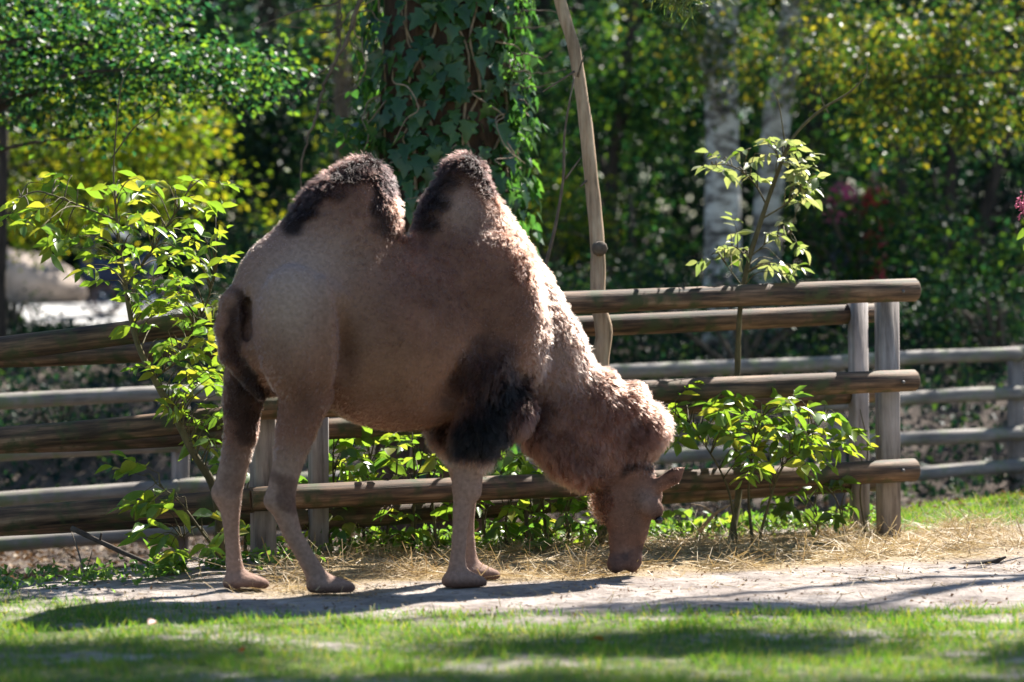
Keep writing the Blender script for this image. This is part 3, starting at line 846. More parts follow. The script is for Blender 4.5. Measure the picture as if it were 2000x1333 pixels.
    area = .5 * np.linalg.norm(np.cross(B_ - A_, C_ - A_), axis=1)
    # length map per vertex (m)
    ln = np.full(n, .016)
    def grow(w, l):
        nonlocal ln
        w = np.clip(w, 0, 1); ln = ln * (1 - w) + l * w
    grow(blob(575, 560, 110, 110), .008)
    grow((py > 900) * (px < 1000), .0045)
    grow(near_line([(600, 395), (655, 345), (700, 312), (738, 325), (765, 365), (785, 420)], 30), .042)
    grow(near_line([(805, 430), (838, 385), (865, 335), (890, 310), (930, 315), (955, 350)], 30), .042)
    grow(near_line([(800, 420), (810, 470)], 22), .035)
    grow(near_line([(960, 340), (1000, 430), (1050, 540), (1110, 650), (1170, 750)], 34), .034)
    grow(near_line([(950, 750), (1000, 810), (930, 860)], 55) * (py < 915), .06)
    grow(blob(866, 845, 45, 45) * (V[:, 1] < .02), .05)
    grow(near_line([(1040, 860), (1110, 920), (1160, 950)], 34), .055)
    grow(.8 * near_line([(1085, 760), (1160, 840)], 60), .04)
    grow(blob(1265, 840, 75, 60) + blob(1215, 800, 50, 40), .055)
    grow(sm(918, 940, py) * (px > 1178) * (px < 1400), .008)
    grow(near_line([(1162, 950), (1172, 1000)], 22), .05)
    grow(near_line([(1300, 935), (1340, 920)], 16), .004)
    grow((py > 1070) * (px > 1150), .003)
    grow(.7 * near_line([(466, 590), (455, 640), (462, 695), (492, 742), (516, 775)], 20) * (px < 520), .02)
    grow((py > 1130) * (px < 1000), .004)
    grow(.8 * blob(880, 520, 110, 90) + .6 * blob(700, 450, 80, 60), .026)
    NS = 230000
    wgt = area * np.clip(ln[tri[:, 0]] / .016, .8, 1.7)
    cum = np.cumsum(wgt / wgt.sum())
    ti = np.searchsorted(cum, rng.uniform(0, 1, NS)); ti = np.minimum(ti, len(tri) - 1)
    b1, b2 = rng.uniform(0, 1, NS), rng.uniform(0, 1, NS); fl = b1 + b2 > 1; b1[fl] = 1 - b1[fl]; b2[fl] = 1 - b2[fl]
    w0 = 1 - b1 - b2
    def ip(a): return a[tri[ti, 0]] * w0[:, None] + a[tri[ti, 1]] * b1[:, None] + a[tri[ti, 2]] * b2[:, None]
    root_p = ip(W); nn = unit(ip(nor)); cc = ip(col); ll = ip(ln[:, None])[:, 0] * rng.uniform(.55, 1.25, NS)
    ppx, ppy = ip(np.stack([px, py], -1)).T
    loc_v = ip(V)[:, 1]
    comb = np.tile(np.array([-.55, 0, -.85]), (NS, 1))
    neck = (ppx > 1040) & (ppy < 960)
    comb[neck] = (.25, 0, -1.0)
    head = (ppx > 1150) & (ppy > 930); comb[head] = (.1, 0, 1.0)
    comb = np.stack([comb[:, 0] * c, comb[:, 0] * s, comb[:, 2]], -1)
    # swirls: combing direction drifts over the body
    th = .9 * np.sin(root_p[:, 0] * 7 + 2 * np.sin(root_p[:, 2] * 6)) * np.sin(root_p[:, 2] * 8 + 1.0)
    lat = unit(np.cross(nn, comb)); comb = unit(comb - nn * (comb * nn).sum(1, keepdims=True)); comb = unit(comb * np.cos(th)[:, None] + lat * np.sin(th)[:, None])
    lift = np.where(ll > .03, .75, .42)[:, None]
    jit = rng.normal(size=(NS, 3)) * .22
    # locks: neighbouring strands share part of their jitter
    cell = np.floor(root_p / .022).astype(int); h = (cell[:, 0] * 73856093 ^ cell[:, 1] * 19349663 ^ cell[:, 2] * 83492791) % 4096
    tab = rng.normal(size=(4096, 3)) * .38
    d0 = unit(nn * lift + comb * (1 - lift * .5) + jit + tab[h])
    K = 4
    pts = np.zeros((NS, K, 3), np.float32)
    grav = np.array([0, 0, -1.0])
    cur = root_p - nn * .002; dd = d0
    pts[:, 0] = cur
    for k in range(1, K):
        cur = cur + dd * (ll / (K - 1))[:, None]
        pts[:, k] = cur
        dd = unit(dd + comb * .28 + grav * .18)
    hc = bpy.data.hair_curves.new('fur')
    hc.add_curves([K] * NS)
    hc.points.foreach_set('position', pts.ravel())
    rad = np.tile(np.array([.0013, .0011, .0008, .0003], np.float32), NS)
    at = hc.attributes.get('radius') or hc.attributes.new('radius', 'FLOAT', 'POINT')
    at.data.foreach_set('value', rad)
    ca = hc.attributes.new('Col', 'FLOAT_COLOR', 'CURVE')
    var = rng.uniform(.75, 1.25, NS)[:, None] * np.where(tab[h][:, :1] > .25, .85, 1.05)
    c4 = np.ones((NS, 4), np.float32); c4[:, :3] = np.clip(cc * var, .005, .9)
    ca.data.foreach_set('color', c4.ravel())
    hc.materials.append(M['fur'])
    link('fur', hc, root)['kind'] = 'stuff'
build_camel()

# ------------------------------------------------------------------ single leaves (shared mesh data)
def leaf_data(name, outline, m, fold=.12, curl=.15):
    """leaf blade from a half outline [(t, halfwidth)], midrib folded"""
    V = [(t, 0, -curl * t * t) for t, w in outline]
    nmid = len(V)
    Lf, Rt = [], []
    for i, (t, w) in enumerate(outline):
        if w > 0:
            Lf.append(len(V)); V.append((t, w, fold * w * 2 - curl * t * t))
        else: Lf.append(i)
    for i, (t, w) in enumerate(outline):
        if w > 0:
            Rt.append(len(V)); V.append((t, -w, fold * w * 2 - curl * t * t))
        else: Rt.append(i)
    Fc = []
    for i in range(len(outline) - 1):
        for sd, fl in ((Lf, False), (Rt, True)):
            q = [i, i + 1, sd[i + 1], sd[i]]
            q2 = []
            for k in q:
                if k not in q2: q2.append(k)
            Fc.append(tuple(q2 if not fl else q2[::-1]))
    me = bpy.data.meshes.new(name); me.from_pydata(V, [], Fc); me.materials.append(m)
    for p in me.polygons: p.use_smooth = True
    return me

OV = [(0, 0), (.12, .11), (.32, .215), (.55, .22), (.78, .12), (1, 0)]
RD = [(0, 0), (.10, .20), (.32, .33), (.58, .30), (.82, .15), (1, 0)]
IV = [(0, 0), (-.06, .20), (.08, .42), (.26, .27), (.42, .43), (.55, .20), (.80, .12), (1, 0)]
LD = {
    'elder': [leaf_data('elder_leaf', OV, M['elder'], f, cu) for f, cu in ((.15, .12), (.3, .25), (-.05, .35), (.4, .05))],
    'low': [leaf_data('bush_leaf', o, M['low'], f, cu) for o, f, cu in ((OV, .15, .2), (RD, .2, .15), (RD, .05, .3), (OV, .35, .1))],
    'ivy': [leaf_data('ivy_leaf', IV, M['ivy'], f, cu) for f, cu in ((.12, .1), (.22, .2), (.02, .25))],
    'pale': [leaf_data('pale_leaf', OV, M['pale'], f, cu) for f, cu in ((.15, .12), (.3, .25), (-.05, .35))],
    'yellow': [leaf_data('yellowing_leaf', OV, M['yellow'], f, cu) for f, cu in ((.15, .2), (.3, .3))],
}

def put_leaf(kind, parent, pos, dirv, nor, size, name='leaf'):
    o = bpy.data.objects.new(name, random.choice(LD[kind])); COL.objects.link(o)
    o.parent = parent
    dv = Vector(dirv).normalized(); nv = Vector(nor); sv = nv.cross(dv).normalized(); nv = dv.cross(sv)
    from mathutils import Matrix
    R = Matrix((dv, sv, nv)).transposed()
    o.rotation_mode = 'QUATERNION'; o.rotation_quaternion = R.to_quaternion()
    o.location = Vector(pos) - parent.location
    o.scale = (size, size * random.uniform(.85, 1.2), size)
    return o

def inpoly(x, y, poly):
    r = False; j = len(poly) - 1
    for i in range(len(poly)):
        (xi, yi), (xj, yj) = poly[i], poly[j]
        if (yi > y) != (yj > y) and x < (xj - xi) * (y - yi) / (yj - yi) + xi: r = not r
        j = i
    return r

def sprigs_in(poly, n, mind):
    xs = [p[0] for p in poly]; ys = [p[1] for p in poly]; out = []
    for _ in range(n * 40):
        if len(out) >= n: break
        x, y = random.uniform(min(xs), max(xs)), random.uniform(min(ys), max(ys))
        if inpoly(x, y, poly) and all((x - a) ** 2 + (y - b) ** 2 > mind ** 2 for a, b in out): out.append((x, y))
    return out

def shrub(name, label, stems, sprigs, kind, size, cap=300, dspread=.25, leaflets=5, group=None, stem_mat=None, stem_name='stem', yellow=0.0):
    """stems: list of (points3d, radii); sprigs: list of (px, py, d)"""
    base = stems[0][0][0]
    t = thing(name, label, 'shrub', tuple(base), group)
    nodes = []
    for pts, rad in stems:
        cp = catmull(pts, 6); nodes.append(cp)
        V, Fc = tube(cp, rad, 7, bump=.06)
        mk(stem_name, V - np.array(tuple(base)), Fc, stem_mat or M['greystem'], t)
    allp = np.vstack(nodes)
    tw = MB(); n = 0; ex = []
    for (px, py, d) in sprigs:
        p = np.array(P(px, py, d + random.gauss(0, dspread)))
        q = allp[np.argmin(np.linalg.norm((allp - p) * np.array([1, .6, 1.0]) + np.array([0, 0, .10]), axis=1))]
        m_ = (p + q) / 2 + np.array([0, 0, .03])
        V, Fc = tube(catmull([q, m_, p], 4), [.0045, .003, .0018], 5)
        tw.add(V, Fc)
        out = unit(p - q + np.array([random.gauss(0, .12), random.gauss(0, .12), random.gauss(0, .08) - .02]))
        ax = unit(out * np.array([1, 1, .6]) + np.array([0, 0, -.25]))
        sd = unit(np.cross(ax, np.array([0, 0, 1.0]))); 
        sd = unit(sd + np.array([0, 0, random.gauss(0, .35)]))
        rl = size * 1.35
        seats = [(rl, 0)] + [(rl * f, sg) for f in (.72, .38)[:max(1, leaflets // 2)] for sg in (-1, 1)]
        V, Fc = tube([p, p + ax * rl * .5, p + ax * rl], [.0018, .0012, .0008], 4); tw.add(V, Fc)
        for f, sg in seats[:leaflets]:
            if random.random() < .07: continue
            pos = p + ax * f
            dv = unit(ax * (.45 if sg else 1) + sd * sg * .95 + np.array([random.gauss(0, .18), random.gauss(0, .18), random.gauss(0, .18) - .22]))
            nv = unit(np.array([random.gauss(.15, .45), random.gauss(.45, .45), .70]))
            if n >= cap: ex.append((pos, dv, nv, size * random.uniform(.55, 1.05))); continue
            put_leaf('yellow' if random.random() < yellow else kind, t, pos, dv, nv, size * random.uniform(.7, 1.25)); n += 1
    if ex:
        lv = np.array([e[3] for e in ex])
        V, Fc = scatter(np.array([e[0] for e in ex]), np.array([e[1] for e in ex]), np.array([e[2] for e in ex]), lv, lv * .44, T_OVATE)
        mk('leaf_mass', V - np.array(tuple(base)), Fc, M['elder_mass'], t)['kind'] = 'stuff'
    if tw.n: tw.build('twigs', stem_mat or M['greystem'], t, org=base)['kind'] = 'stuff'
    return t

# elder left of the camel, in front of the left rails
dl = 15.1
stem = [(P(432, 1085, 15.25), ), (P(420, 960, 15.15), ), (P(375, 880, dl), ), (P(335, 800, dl), ), (P(290, 720, dl), ), (P(262, 650, dl), ), (P(245, 560, dl), ), (P(232, 470, dl), ), (P(226, 400, dl), )]
stem = [s_[0] for s_ in stem]
s1 = [P(245, 560, dl), P(290, 500, dl + .05), P(340, 420, dl + .1), P(375, 360, dl + .1)]
s2 = [P(226, 430, dl), P(150, 400, dl), P(80, 375, dl), P(40, 385, dl)]
s3 = [P(300, 740, dl), P(360, 690, dl + .1), P(400, 600, dl + .1), P(420, 540, dl + .15)]
s4 = [P(226, 400, dl), P(222, 330, dl), P(232, 200, dl), P(246, 140, dl), P(275, 102, dl)]
s5 = [P(218, 310, dl), P(262, 250, dl), P(300, 225, dl), P(322, 198, dl)]
poly = [(5, 385), (60, 350), (150, 342), (230, 345), (340, 345), (425, 355), (428, 480), (440, 560), (432, 640), (425, 760), (415, 880), (395, 860), (330, 800), (300, 740), (285, 680), (245, 620), (240, 560), (190, 535), (150, 500), (120, 450), (90, 460), (10, 420)]
sp = [(x, y, dl) for x, y in sprigs_in(poly, 112, 20)]; sp += [(x, y, dl + .05) for x, y in sprigs_in([(300, 470), (440, 470), (436, 640), (428, 910), (395, 890), (325, 760), (285, 690)], 46, 18)]; random.shuffle(sp)
shrub('elder_shrub', 'leafy young elder with bright green leaves leaning over the left log rails', [(stem, [.026, .021, .017, .012, .006]), (s1, [.007, .004]), (s2, [.006, .003]), (s3, [.007, .004]), (s4, [.005, .0022]), (s5, [.004, .002])], sp, 'elder', .098, 300, .20)
# small sucker at its foot
st = [P(432, 1090, 15.0), P(395, 1040, 14.95), P(350, 980, 14.9), P(305, 945, 14.9)]
st2 = [P(425, 1085, 15.0), P(390, 1030, 14.95), P(355, 1050, 14.9)]
poly = [(268, 925), (320, 920), (380, 985), (420, 1010), (425, 1060), (380, 1075), (300, 1060), (285, 1035), (330, 1000), (272, 960)]
sp = [(x, y, 14.9) for x, y in sprigs_in(poly, 17, 26)]
shrub('elder_sucker', 'small leafy elder sucker below the bottom left rail', [(st, [.009, .006, .003]), (st2, [.007, .003])], sp, 'elder', .13, 85, .08)

# elder growing up through the right part of the fence
dr = 16.95
stem = [P(1424, 1075, 16.7), P(1443, 960, 16.9), P(1438, 850, dr), P(1441, 700, dr), P(1446, 600, dr), P(1460, 520, dr), P(1490, 420, dr), P(1520, 335, dr), P(1548, 270, dr), P(1600, 218, dr), P(1660, 180, dr), P(1690, 148, dr), P(1694, 125, dr)]
b1_ = [P(1497, 400, dr), P(1470, 355, dr), P(1430, 325, dr), P(1392, 322, dr)]
b2_ = [P(1485, 430, dr), P(1540, 395, dr), P(1585, 350, dr)]
b3_ = [P(1465, 505, dr), P(1430, 480, dr), P(1405, 485, dr)]
b4_ = [P(1468, 500, dr), P(1505, 470, dr), P(1545, 455, dr)]
b5_ = [P(1535, 300, dr), P(1528, 245, dr), P(1520, 200, dr), P(1508, 176, dr)]
b6_ = [P(1618, 222, dr), P(1605, 195, dr), P(1601, 162, dr)]
b7_ = [P(1450, 560, dr), P(1420, 520, dr), P(1410, 505, dr)]
sp = []
for (x, y) in ((1388, 330), (1420, 312), (1450, 320), (1475, 300), (1500, 285), (1530, 275), (1555, 285), (1560, 320), (1580, 335), (1550, 350), (1590, 355), (1535, 370), (1560, 385), (1575, 345),
               (1415, 480), (1440, 455), (1455, 490), (1500, 455), (1530, 445), (1545, 465), (1515, 500), (1530, 515), (1400, 505), (1500, 530), (1480, 340), (1530, 320)):
    sp.append((x, y, dr)); sp.append((x + random.uniform(-16, 16), y + random.uniform(-14, 14), dr))
shrub('elder_sapling', 'tall thin elder sapling with pale sunlit leaves growing through the fence', [(stem, [.022, .019, .016, .014, .010, .006, .002]), (b1_, [.006, .003]), (b2_, [.006, .003]), (b3_, [.005, .002]), (b4_, [.005, .002]), (b5_, [.005, .002]), (b6_, [.004, .0015]), (b7_, [.004, .002])], sp, 'pale', .085, 250, .10, yellow=.06)
# bush under the middle rail on the right
stems = [([P(1470, 1065, 16.6), P(1462, 960, 16.6), P(1475, 850, 16.5), P(1500, 790, 16.5)], [.010, .006, .003]),
         ([P(1440, 1060, 16.55), P(1420, 950, 16.5), P(1370, 860, 16.5), P(1320, 810, 16.5)], [.009, .005, .003]),
         ([P(1480, 1060, 16.55), P(1520, 930, 16.5), P(1570, 860, 16.5), P(1630, 800, 16.5)], [.009, .005, .003])]
poly = [(1280, 790), (1340, 780), (1450, 782), (1540, 778), (1640, 795), (1640, 850), (1600, 900), (1560, 900), (1500, 920), (1460, 930), (1440, 880), (1390, 850), (1340, 860), (1310, 840)]
sp = [(x, y, 16.45) for x, y in sprigs_in(poly, 92, 17)]; random.shuffle(sp)
shrub('elder_bush', 'bushy elder with yellow green leaves beside the lowered camel head', stems, sp, 'elder', .12, 215, .16, yellow=.05)
# ragged yellowing plant at the foot of the right posts
stems = [([P(1650, 1040, 17.0), P(1635, 980, 17.0), P(1610, 945, 16.95)], [.006, .003]), ([P(1600, 1045, 16.95), P(1590, 990, 16.95), P(1560, 955, 16.95)], [.006, .003]), ([P(1690, 1040, 17.1), P(1680, 960, 17.05), P(1695, 880, 17.05), P(1680, 800, 17.0)], [.006, .0025])]
poly = [(1510, 985), (1560, 945), (1640, 930), (1665, 970), (1640, 1020), (1560, 1030)]
sp = [(x, y, 16.9) for x, y in sprigs_in(poly, 13, 22)] + [(1675, 890, 17.0), (1655, 905, 17.0)]
shrub('yellowing_weed', 'ragged plant with yellowing leaves at the foot of the right fence posts', stems, sp, 'yellow', .095, 60, .08)
# low bushes under the camel, behind the bottom rail
def low_bush(name, label, x0, x1, y0, y1, d, nst, nsp, size, cap, ms=24, kind='low'):
    stems = []
    for i in range(nst):
        bx = x0 + (x1 - x0) * (i + .5) / nst + random.uniform(-15, 15)
        g = P(bx, 1000, d); zb = float(gz(g.x, g.y)); b_ = Vector((g.x, g.y, zb))
        tp = P(bx + random.uniform(-50, 50), y0 + random.uniform(0, 40), d + random.uniform(-.15, .15))
        mdp = b_.lerp(tp, .5) + Vector((random.uniform(-.06, .06), 0, 0))
        stems.append(([b_, mdp, tp], [.011, .007, .003]))
    pl = [(x0, y0 + 20), (x0 + (x1 - x0) * .3, y0), (x0 + (x1 - x0) * .7, y0 + 8), (x1, y0 + 30), (x1, y1), (x0, y1)]
    sp = [(x, y, d) for x, y in sprigs_in(pl, nsp, ms)]
    shrub(name, label, stems, sp, kind, size, cap, .14, yellow=.08)
low_bush('low_bush', 'shaded leafy bush growing below the camel belly', 640, 870, 830, 1060, 16.35, 7, 84, .11, 270, 20)
low_bush('low_bush', 'sunlit leafy bush between the front legs and the camel head', 930, 1185, 880, 1085, 16.5, 6, 84, .11, 270, 19)
low_bush('low_bush', 'small leafy bush behind the hind legs of the camel', 440, 560, 880, 1080, 16.3, 4, 34, .10, 150)
low_bush('low_bush', 'low leafy clump under the chin side of the camel, by the lowest rail', 1310, 1410, 985, 1060, 17.3, 3, 12, .085, 55)

# bare dead trunk leaning between the two fences
pts = [P(1186, 1090, 16.75), P(1178, 900, 16.75), P(1172, 720, 16.75), P(1180, 650, 16.76), P(1168, 590, 16.76), P(1168, 500, 16.78), P(1160, 400, 16.8), P(1150, 300, 16.82), P(1138, 200, 16.84), P(1122, 100, 16.86), P(1102, 30, 16.88), P(1085, -40, 16.9), P(1060, -200, 17.0), P(1020, -420, 17.1)]
dt = thing('leaning_dead_tree', 'bare pale dead tree leaning upright between the two log fences', 'dead tree', tuple(pts[0]))
V, Fc = tube(catmull(pts, 5), [.052, .050, .050, .044, .042, .040, .036, .036, .03, .02], 12, bump=.05)
mk('trunk', V - np.array(tuple(pts[0])), Fc, M['dead'], dt)
kn = P(1171, 486, 16.72)
V, Fc = tube([kn + Vector((0, .03, 0)), kn + Vector((0.004, -.02, .002)), kn + Vector((.006, -.045, .004))], [.045, .042, .036], 10, bump=.05)
mk('branch_stub', V - np.array(tuple(pts[0])), Fc, M['twig'], dt)
for (a, b, m_) in (((1122, 140), (1060, 180), (1000, 210)), ((1150, 350), (1133, 365), (1120, 330)), ((1128, 150), (1140, 110), (1132, 60))):
    V, Fc = tube(catmull([P(*a, 16.8), P(*m_, 16.75) if False else P(*b, 16.75)], 4), [.008, .004], 6)
    mk('branch', V - np.array(tuple(pts[0])), Fc, M['twig'], dt)
# thin forked twig standing beside it
tw = [P(1040, 620, 16.6), P(1065, 520, 16.6), P(1085, 440, 16.6), P(1100, 350, 16.6), P(1102, 270, 16.6), P(1112, 200, 16.6), P(1122, 150, 16.65)]
t2 = thing('forked_twig', 'thin forked brown twig standing beside the bare dead trunk', 'twig', tuple(P(1030, 1070, 16.6)))
V, Fc = tube(catmull([P(1030, 1070, 16.6), P(1022, 800, 16.6)] + tw, 5), [.014, .013, .012, .010, .008, .006, .004], 7, bump=.06)
mk('stem', V - np.array(tuple(t2.location)), Fc, M['twig'], t2)
V, Fc = tube(catmull([P(1104, 350, 16.6), P(1120, 328, 16.6), P(1136, 306, 16.6)], 4), [.007, .004], 6)
mk('branch', V - np.array(tuple(t2.location)), Fc, M['twig'], t2)

# ------------------------------------------------------------------ ivy-clad pine
TX, TY, TR = P(866, 800, 18.6).x, 4.6, .42
def pine():
    zb = float(gz(TX, TY))
    t = thing('pine_tree', 'stout dark pine trunk wrapped in ivy behind the camel humps', 'tree', (TX, TY, zb))
    pts = [(0, 0, -.15), (0, 0, .15), (0, 0, .6), (.0, 0, 2), (.02, .02, 4), (0, .05, 6.5), (-.05, .1, 9), (-.1, .1, 11.4)]
    V, Fc = tube(catmull(pts, 8), [.58, .47, .43, .42, .40, .33, .22, .10], 40, bump=.03)
    V += .02 * np.sin(V[:, [2]] * 9 + np.arctan2(V[:, 1:2], V[:, 0:1]) * 11) * unit(V * np.array([1, 1, 0]))
    mk('trunk', V, Fc, M['bark'], t)
    # living boughs with needles, above the picture and at its top edge
    tufts = []
    r = np.random.default_rng(5)
    boughs = []
    for i in range(24):
        z = r.uniform(7.3, 11.0); a = r.uniform(0, 6.28); ln = r.uniform(1.4, 2.6) * (1.25 - z / 16)
        boughs.append([(0, 0, z), (ln * .5 * math.cos(a), ln * .5 * math.sin(a), z + .1), (ln * math.cos(a), ln * math.sin(a), z - .15)])
    e = P(1290, 20, 17.3); e0 = np.array((e.x - TX, e.y - TY, e.z - zb))
    boughs.append([(.1, -.1, 5.0), (.8, -.6, 4.9), tuple(e0 + np.array([0, 0, .28])), tuple(e0 + np.array([.16, -.02, .10]))])
    for b in boughs:
        cp = catmull(b, 6)
        bm = MB(); V, Fc = tube(cp, [.05, .03, .012], 7, bump=.05); bm.add(V, Fc)
        nsub = 9
        for k in range(nsub):
            p = cp[int(len(cp) * (.35 + .64 * k / nsub))]
            q = p + r.normal(size=3) * np.array([.22, .22, .12]) if b is not boughs[-1] else p + r.normal(size=3) * np.array([.17, .1, .07])
            V, Fc = tube([p, q], [.01, .004], 4); bm.add(V, Fc)
            tufts.append(q); tufts.append((p + q) / 2)
        bm.build('bough', M['twig'], t)
    tf = np.array(tufts); per = 110
    c = np.repeat(tf, per, axis=0); n = len(c)
    dirs = unit(r.normal(size=(n, 3)))
    V, Fc = scatter(c + r.normal(size=(n, 3)) * .06, dirs, r.normal(size=(n, 3)), r.uniform(.06, .13, n), .0055, T_STRAW)
    cr = mk('crown', V, Fc, M['needle'], t); cr['kind'] = 'stuff'
    # dead drooping twigs on the left of the trunk
    def dead(pxs, rad, d=18.15):
        p = catmull([P(x, y, d) for x, y in pxs], 5)
        p = p + rng.normal(size=p.shape) * .006
        V, Fc = tube(p, rad, 6, bump=.08)
        mk('dead_branch', V - np.array(tuple(t.location)), Fc, M['twig'], t)
        return p
    m1 = dead([(735, -60), (700, 10), (680, 70), (650, 130), (630, 175), (618, 230), (600, 270), (588, 330), (584, 390)], [.017, .014, .011, .008, .004])
    dead([(705, -50), (660, 5), (590, 20), (520, 45), (480, 62)], [.009, .006, .003])
    dead([(690, 20), (650, 60), (600, 58), (550, 50)], [.006, .0025]); dead([(655, 120), (615, 150), (575, 200), (560, 215)], [.006, .0025])
    dead([(640, 150), (660, 100), (668, 40), (662, 0), (680, -40)], [.008, .004]); dead([(675, 75), (700, 95), (720, 105), (740, 98)], [.005, .002])
    dead([(625, 200), (660, 190), (700, 165), (730, 150)], [.005, .002]); dead([(690, 30), (720, 20), (740, 40), (790, 55)], [.006, .002])
    for pts_ in (((1000, 55), (1050, 52), (1090, 45)), ((1000, 105), (1050, 112), (1078, 105)), ((985, 135), (1050, 143), (1105, 138)), ((990, 165), (1040, 172), (1080, 163)), ((1000, 30), (1030, 20), (1090, 28)), ((1005, 190), (1030, 205), (1020, 225))):
        dead(list(pts_), [.007, .002], 18.3)
    return t
pine()

def ivy():
    zb = float(gz(TX, TY))
    t = thing('ivy', 'dark glossy ivy climbing over the pine trunk', 'ivy', (TX, TY, zb))
    O = np.array(tuple(t.location))
    def surf(a, z, off): return np.array([TX + (TR + off) * math.sin(a), TY - (TR + off) * math.cos(a), z])
    # woody vines
    for k in range(9):
        a = random.uniform(-1.45, 1.2); z = random.uniform(.2, 1.2); pts = []
        while z < 4.6:
            pts.append(surf(a, z, random.uniform(.005, .05))); z += random.uniform(.22, .4); a = max(-1.7, min(1.7, a + random.gauss(0, .2)))
        V, Fc = tube(catmull(pts, 4), [random.uniform(.007, .015), .006], 6, bump=.08)
        mk('vine_stem', V - O, Fc, M['vine'], t)
    for k in range(15):      # loose curling runners hanging off the trunk
        a = random.uniform(-1.6, 1.7); z = random.uniform(2.3, 3.9); p = surf(a, z, .05); pts = [p]; o = .06
        for j in range(5):
            a += random.gauss(0, .22); z -= random.uniform(.02, .16); o += random.uniform(0, .06); pts.append(surf(a, z, o))
        V, Fc = tube(catmull(pts, 4), [.006, .0025], 5)
        mk('runner', V - O, Fc, M['vine'], t)
    # leaves: single ones on the visible side, the rest as one mass
    n = 0; tries = 0
    placed = []
    while n < 300 and tries < 20000:
        tries += 1
        a = random.uniform(-1.6, 1.75); z = random.uniform(1.9, 3.75)
        dens = .5 + .5 * math.sin(a * 2.1 + z * 1.3) * math.sin(z * 2.9 + a)
        px_a = a
        if a < -.55 and random.random() > (.25 if z > 2.5 else .6): continue
        if -.55 <= a and random.random() > .35 + .65 * dens: continue
        if any((a - b) ** 2 * .18 + (z - w) ** 2 < .0028 for b, w in placed): continue
        placed.append((a, z))
        off = random.uniform(.05, .13) + (.07 if a > 1.0 else 0) * random.random()
        out = np.array([math.sin(a), -math.cos(a), 0])
        dv = np.array([random.gauss(0, .45), random.gauss(0, .2), -1.0]) + out * .35
        nv = out * 1.0 + np.array([0, 0, .55]) + np.array([random.gauss(0, .3) for _ in range(3)])
        put_leaf('ivy', t, surf(a, z, off), dv, nv, random.uniform(.10, .16) if a < 1 else random.uniform(.07, .12)); n += 1
    pos, dd, nn, LL = [], [], [], []
    for k in range(3600):
        a = random.uniform(-3.14, 3.14); z = random.uniform(.1, 6.0)
        if -1.2 < a < -.35 and random.random() < .75: continue
        off = random.uniform(.01, .06)
        if abs(a) > 1.1 and random.random() < .5: off += random.uniform(0, .16)
        out = np.array([math.sin(a), -math.cos(a), 0])
        pos.append(surf(a, z, off)); dd.append(np.array([random.gauss(0, .5), random.gauss(0, .3), -1]) + out * .3)
        nn.append(out + np.array([0, 0, .5]) + rng.normal(size=3) * .35); LL.append(random.uniform(.05, .11))
    # side sprays
    for (cx, cy, sx, sy, k, d) in ((700, 255, 32, 18, 90, 18.3), (985, 120, 22, 60, 150, 18.5), (1005, 215, 14, 50, 90, 18.5), (985, 330, 12, 60, 110, 18.5), (690, 300, 14, 8, 20, 18.3)):
        for _ in range(k):
            p = np.array(P(random.gauss(cx, sx), random.gauss(cy, sy), d + random.gauss(0, .12)))
            pos.append(p); dd.append(rng.normal(size=3) + np.array([0, 0, -.8])); nn.append(rng.normal(size=3) * .6 + np.array([.1, -.3, .8])); LL.append(random.uniform(.035, .075))
    L_ = np.array(LL)
    tpl = (np.array([(0, 0, 0), (.05, .42, .05), (.42, .40, .06), (1, 0, -.05), (.42, -.40, .06), (.05, -.42, .05)]), np.array([(0, 3, 2, 1), (0, 5, 4, 3)]))
    V, Fc = scatter(np.array(pos), np.array(dd), np.array(nn), L_, L_ * 1.0, tpl)
    o = mk('leaf_mass', V - O, Fc, M['ivy_mass'], t); o['kind'] = 'stuff'
ivy()

# ------------------------------------------------------------------ trees behind
def tree(name, label, base, trunk, radii, crowns, lmat, leaf, bark, group=None, seed=0, spread=.16, per=26, flat=.5, droop=.25, seg=10, limbs=10, cat='tree'):
    """trunk: points relative to the base; crowns: list of (cx, cy, cz, rx, ry, rz, clumps) in world space"""
    r = np.random.default_rng(seed)
    bx, by = base; zb = float(gz(bx, by)); O = np.array([bx, by, zb])
    t = thing(name, label, cat, tuple(O), group)
    V, Fc = tube(catmull(trunk, 6), radii, seg, bump=.05)
    V[:, 2] -= .08
    mk('trunk', V, Fc, bark, t)
    C = []
    for (cx, cy, cz, rx, ry, rz, n) in crowns:
        u = unit(r.normal(size=(n, 3))) * (r.uniform(0, 1, (n, 1)) ** .45)
        C.append(np.array([cx, cy, cz]) + u * np.array([rx, ry, rz]))
    C = np.vstack(C) if C else np.zeros((0, 3))
    if len(C):
        tp = catmull(trunk, 6) + O
        for c_ in C[r.choice(len(C), min(limbs, len(C)), replace=False)]:
            k = np.argmin(np.linalg.norm((tp - c_) + np.array([0, 0, .8]), axis=1)); q = tp[k]
            m_ = q * .45 + c_ * .55 + np.array([0, 0, .25])
            V, Fc = tube(catmull([q, m_, c_], 5), [radii[-1] * .8 + .02, .018, .006], 6, bump=.08); mk('limb', V - O, Fc, bark, t)
        pos, dd, nn, LL = clump_leaves(C, per, spread, leaf, flat, droop, r)
        V, Fc = scatter(pos, dd, nn, LL, LL * .62)
        o = mk('crown', V - O, Fc, lmat, t); o['kind'] = 'stuff'
    return t

def W(px, py, d): p = P(px, py, d); return (p.x, p.y, p.z)
def CR(px, py, d, rx, ry, rz, n): return (*W(px, py, d), rx, ry, rz, n)

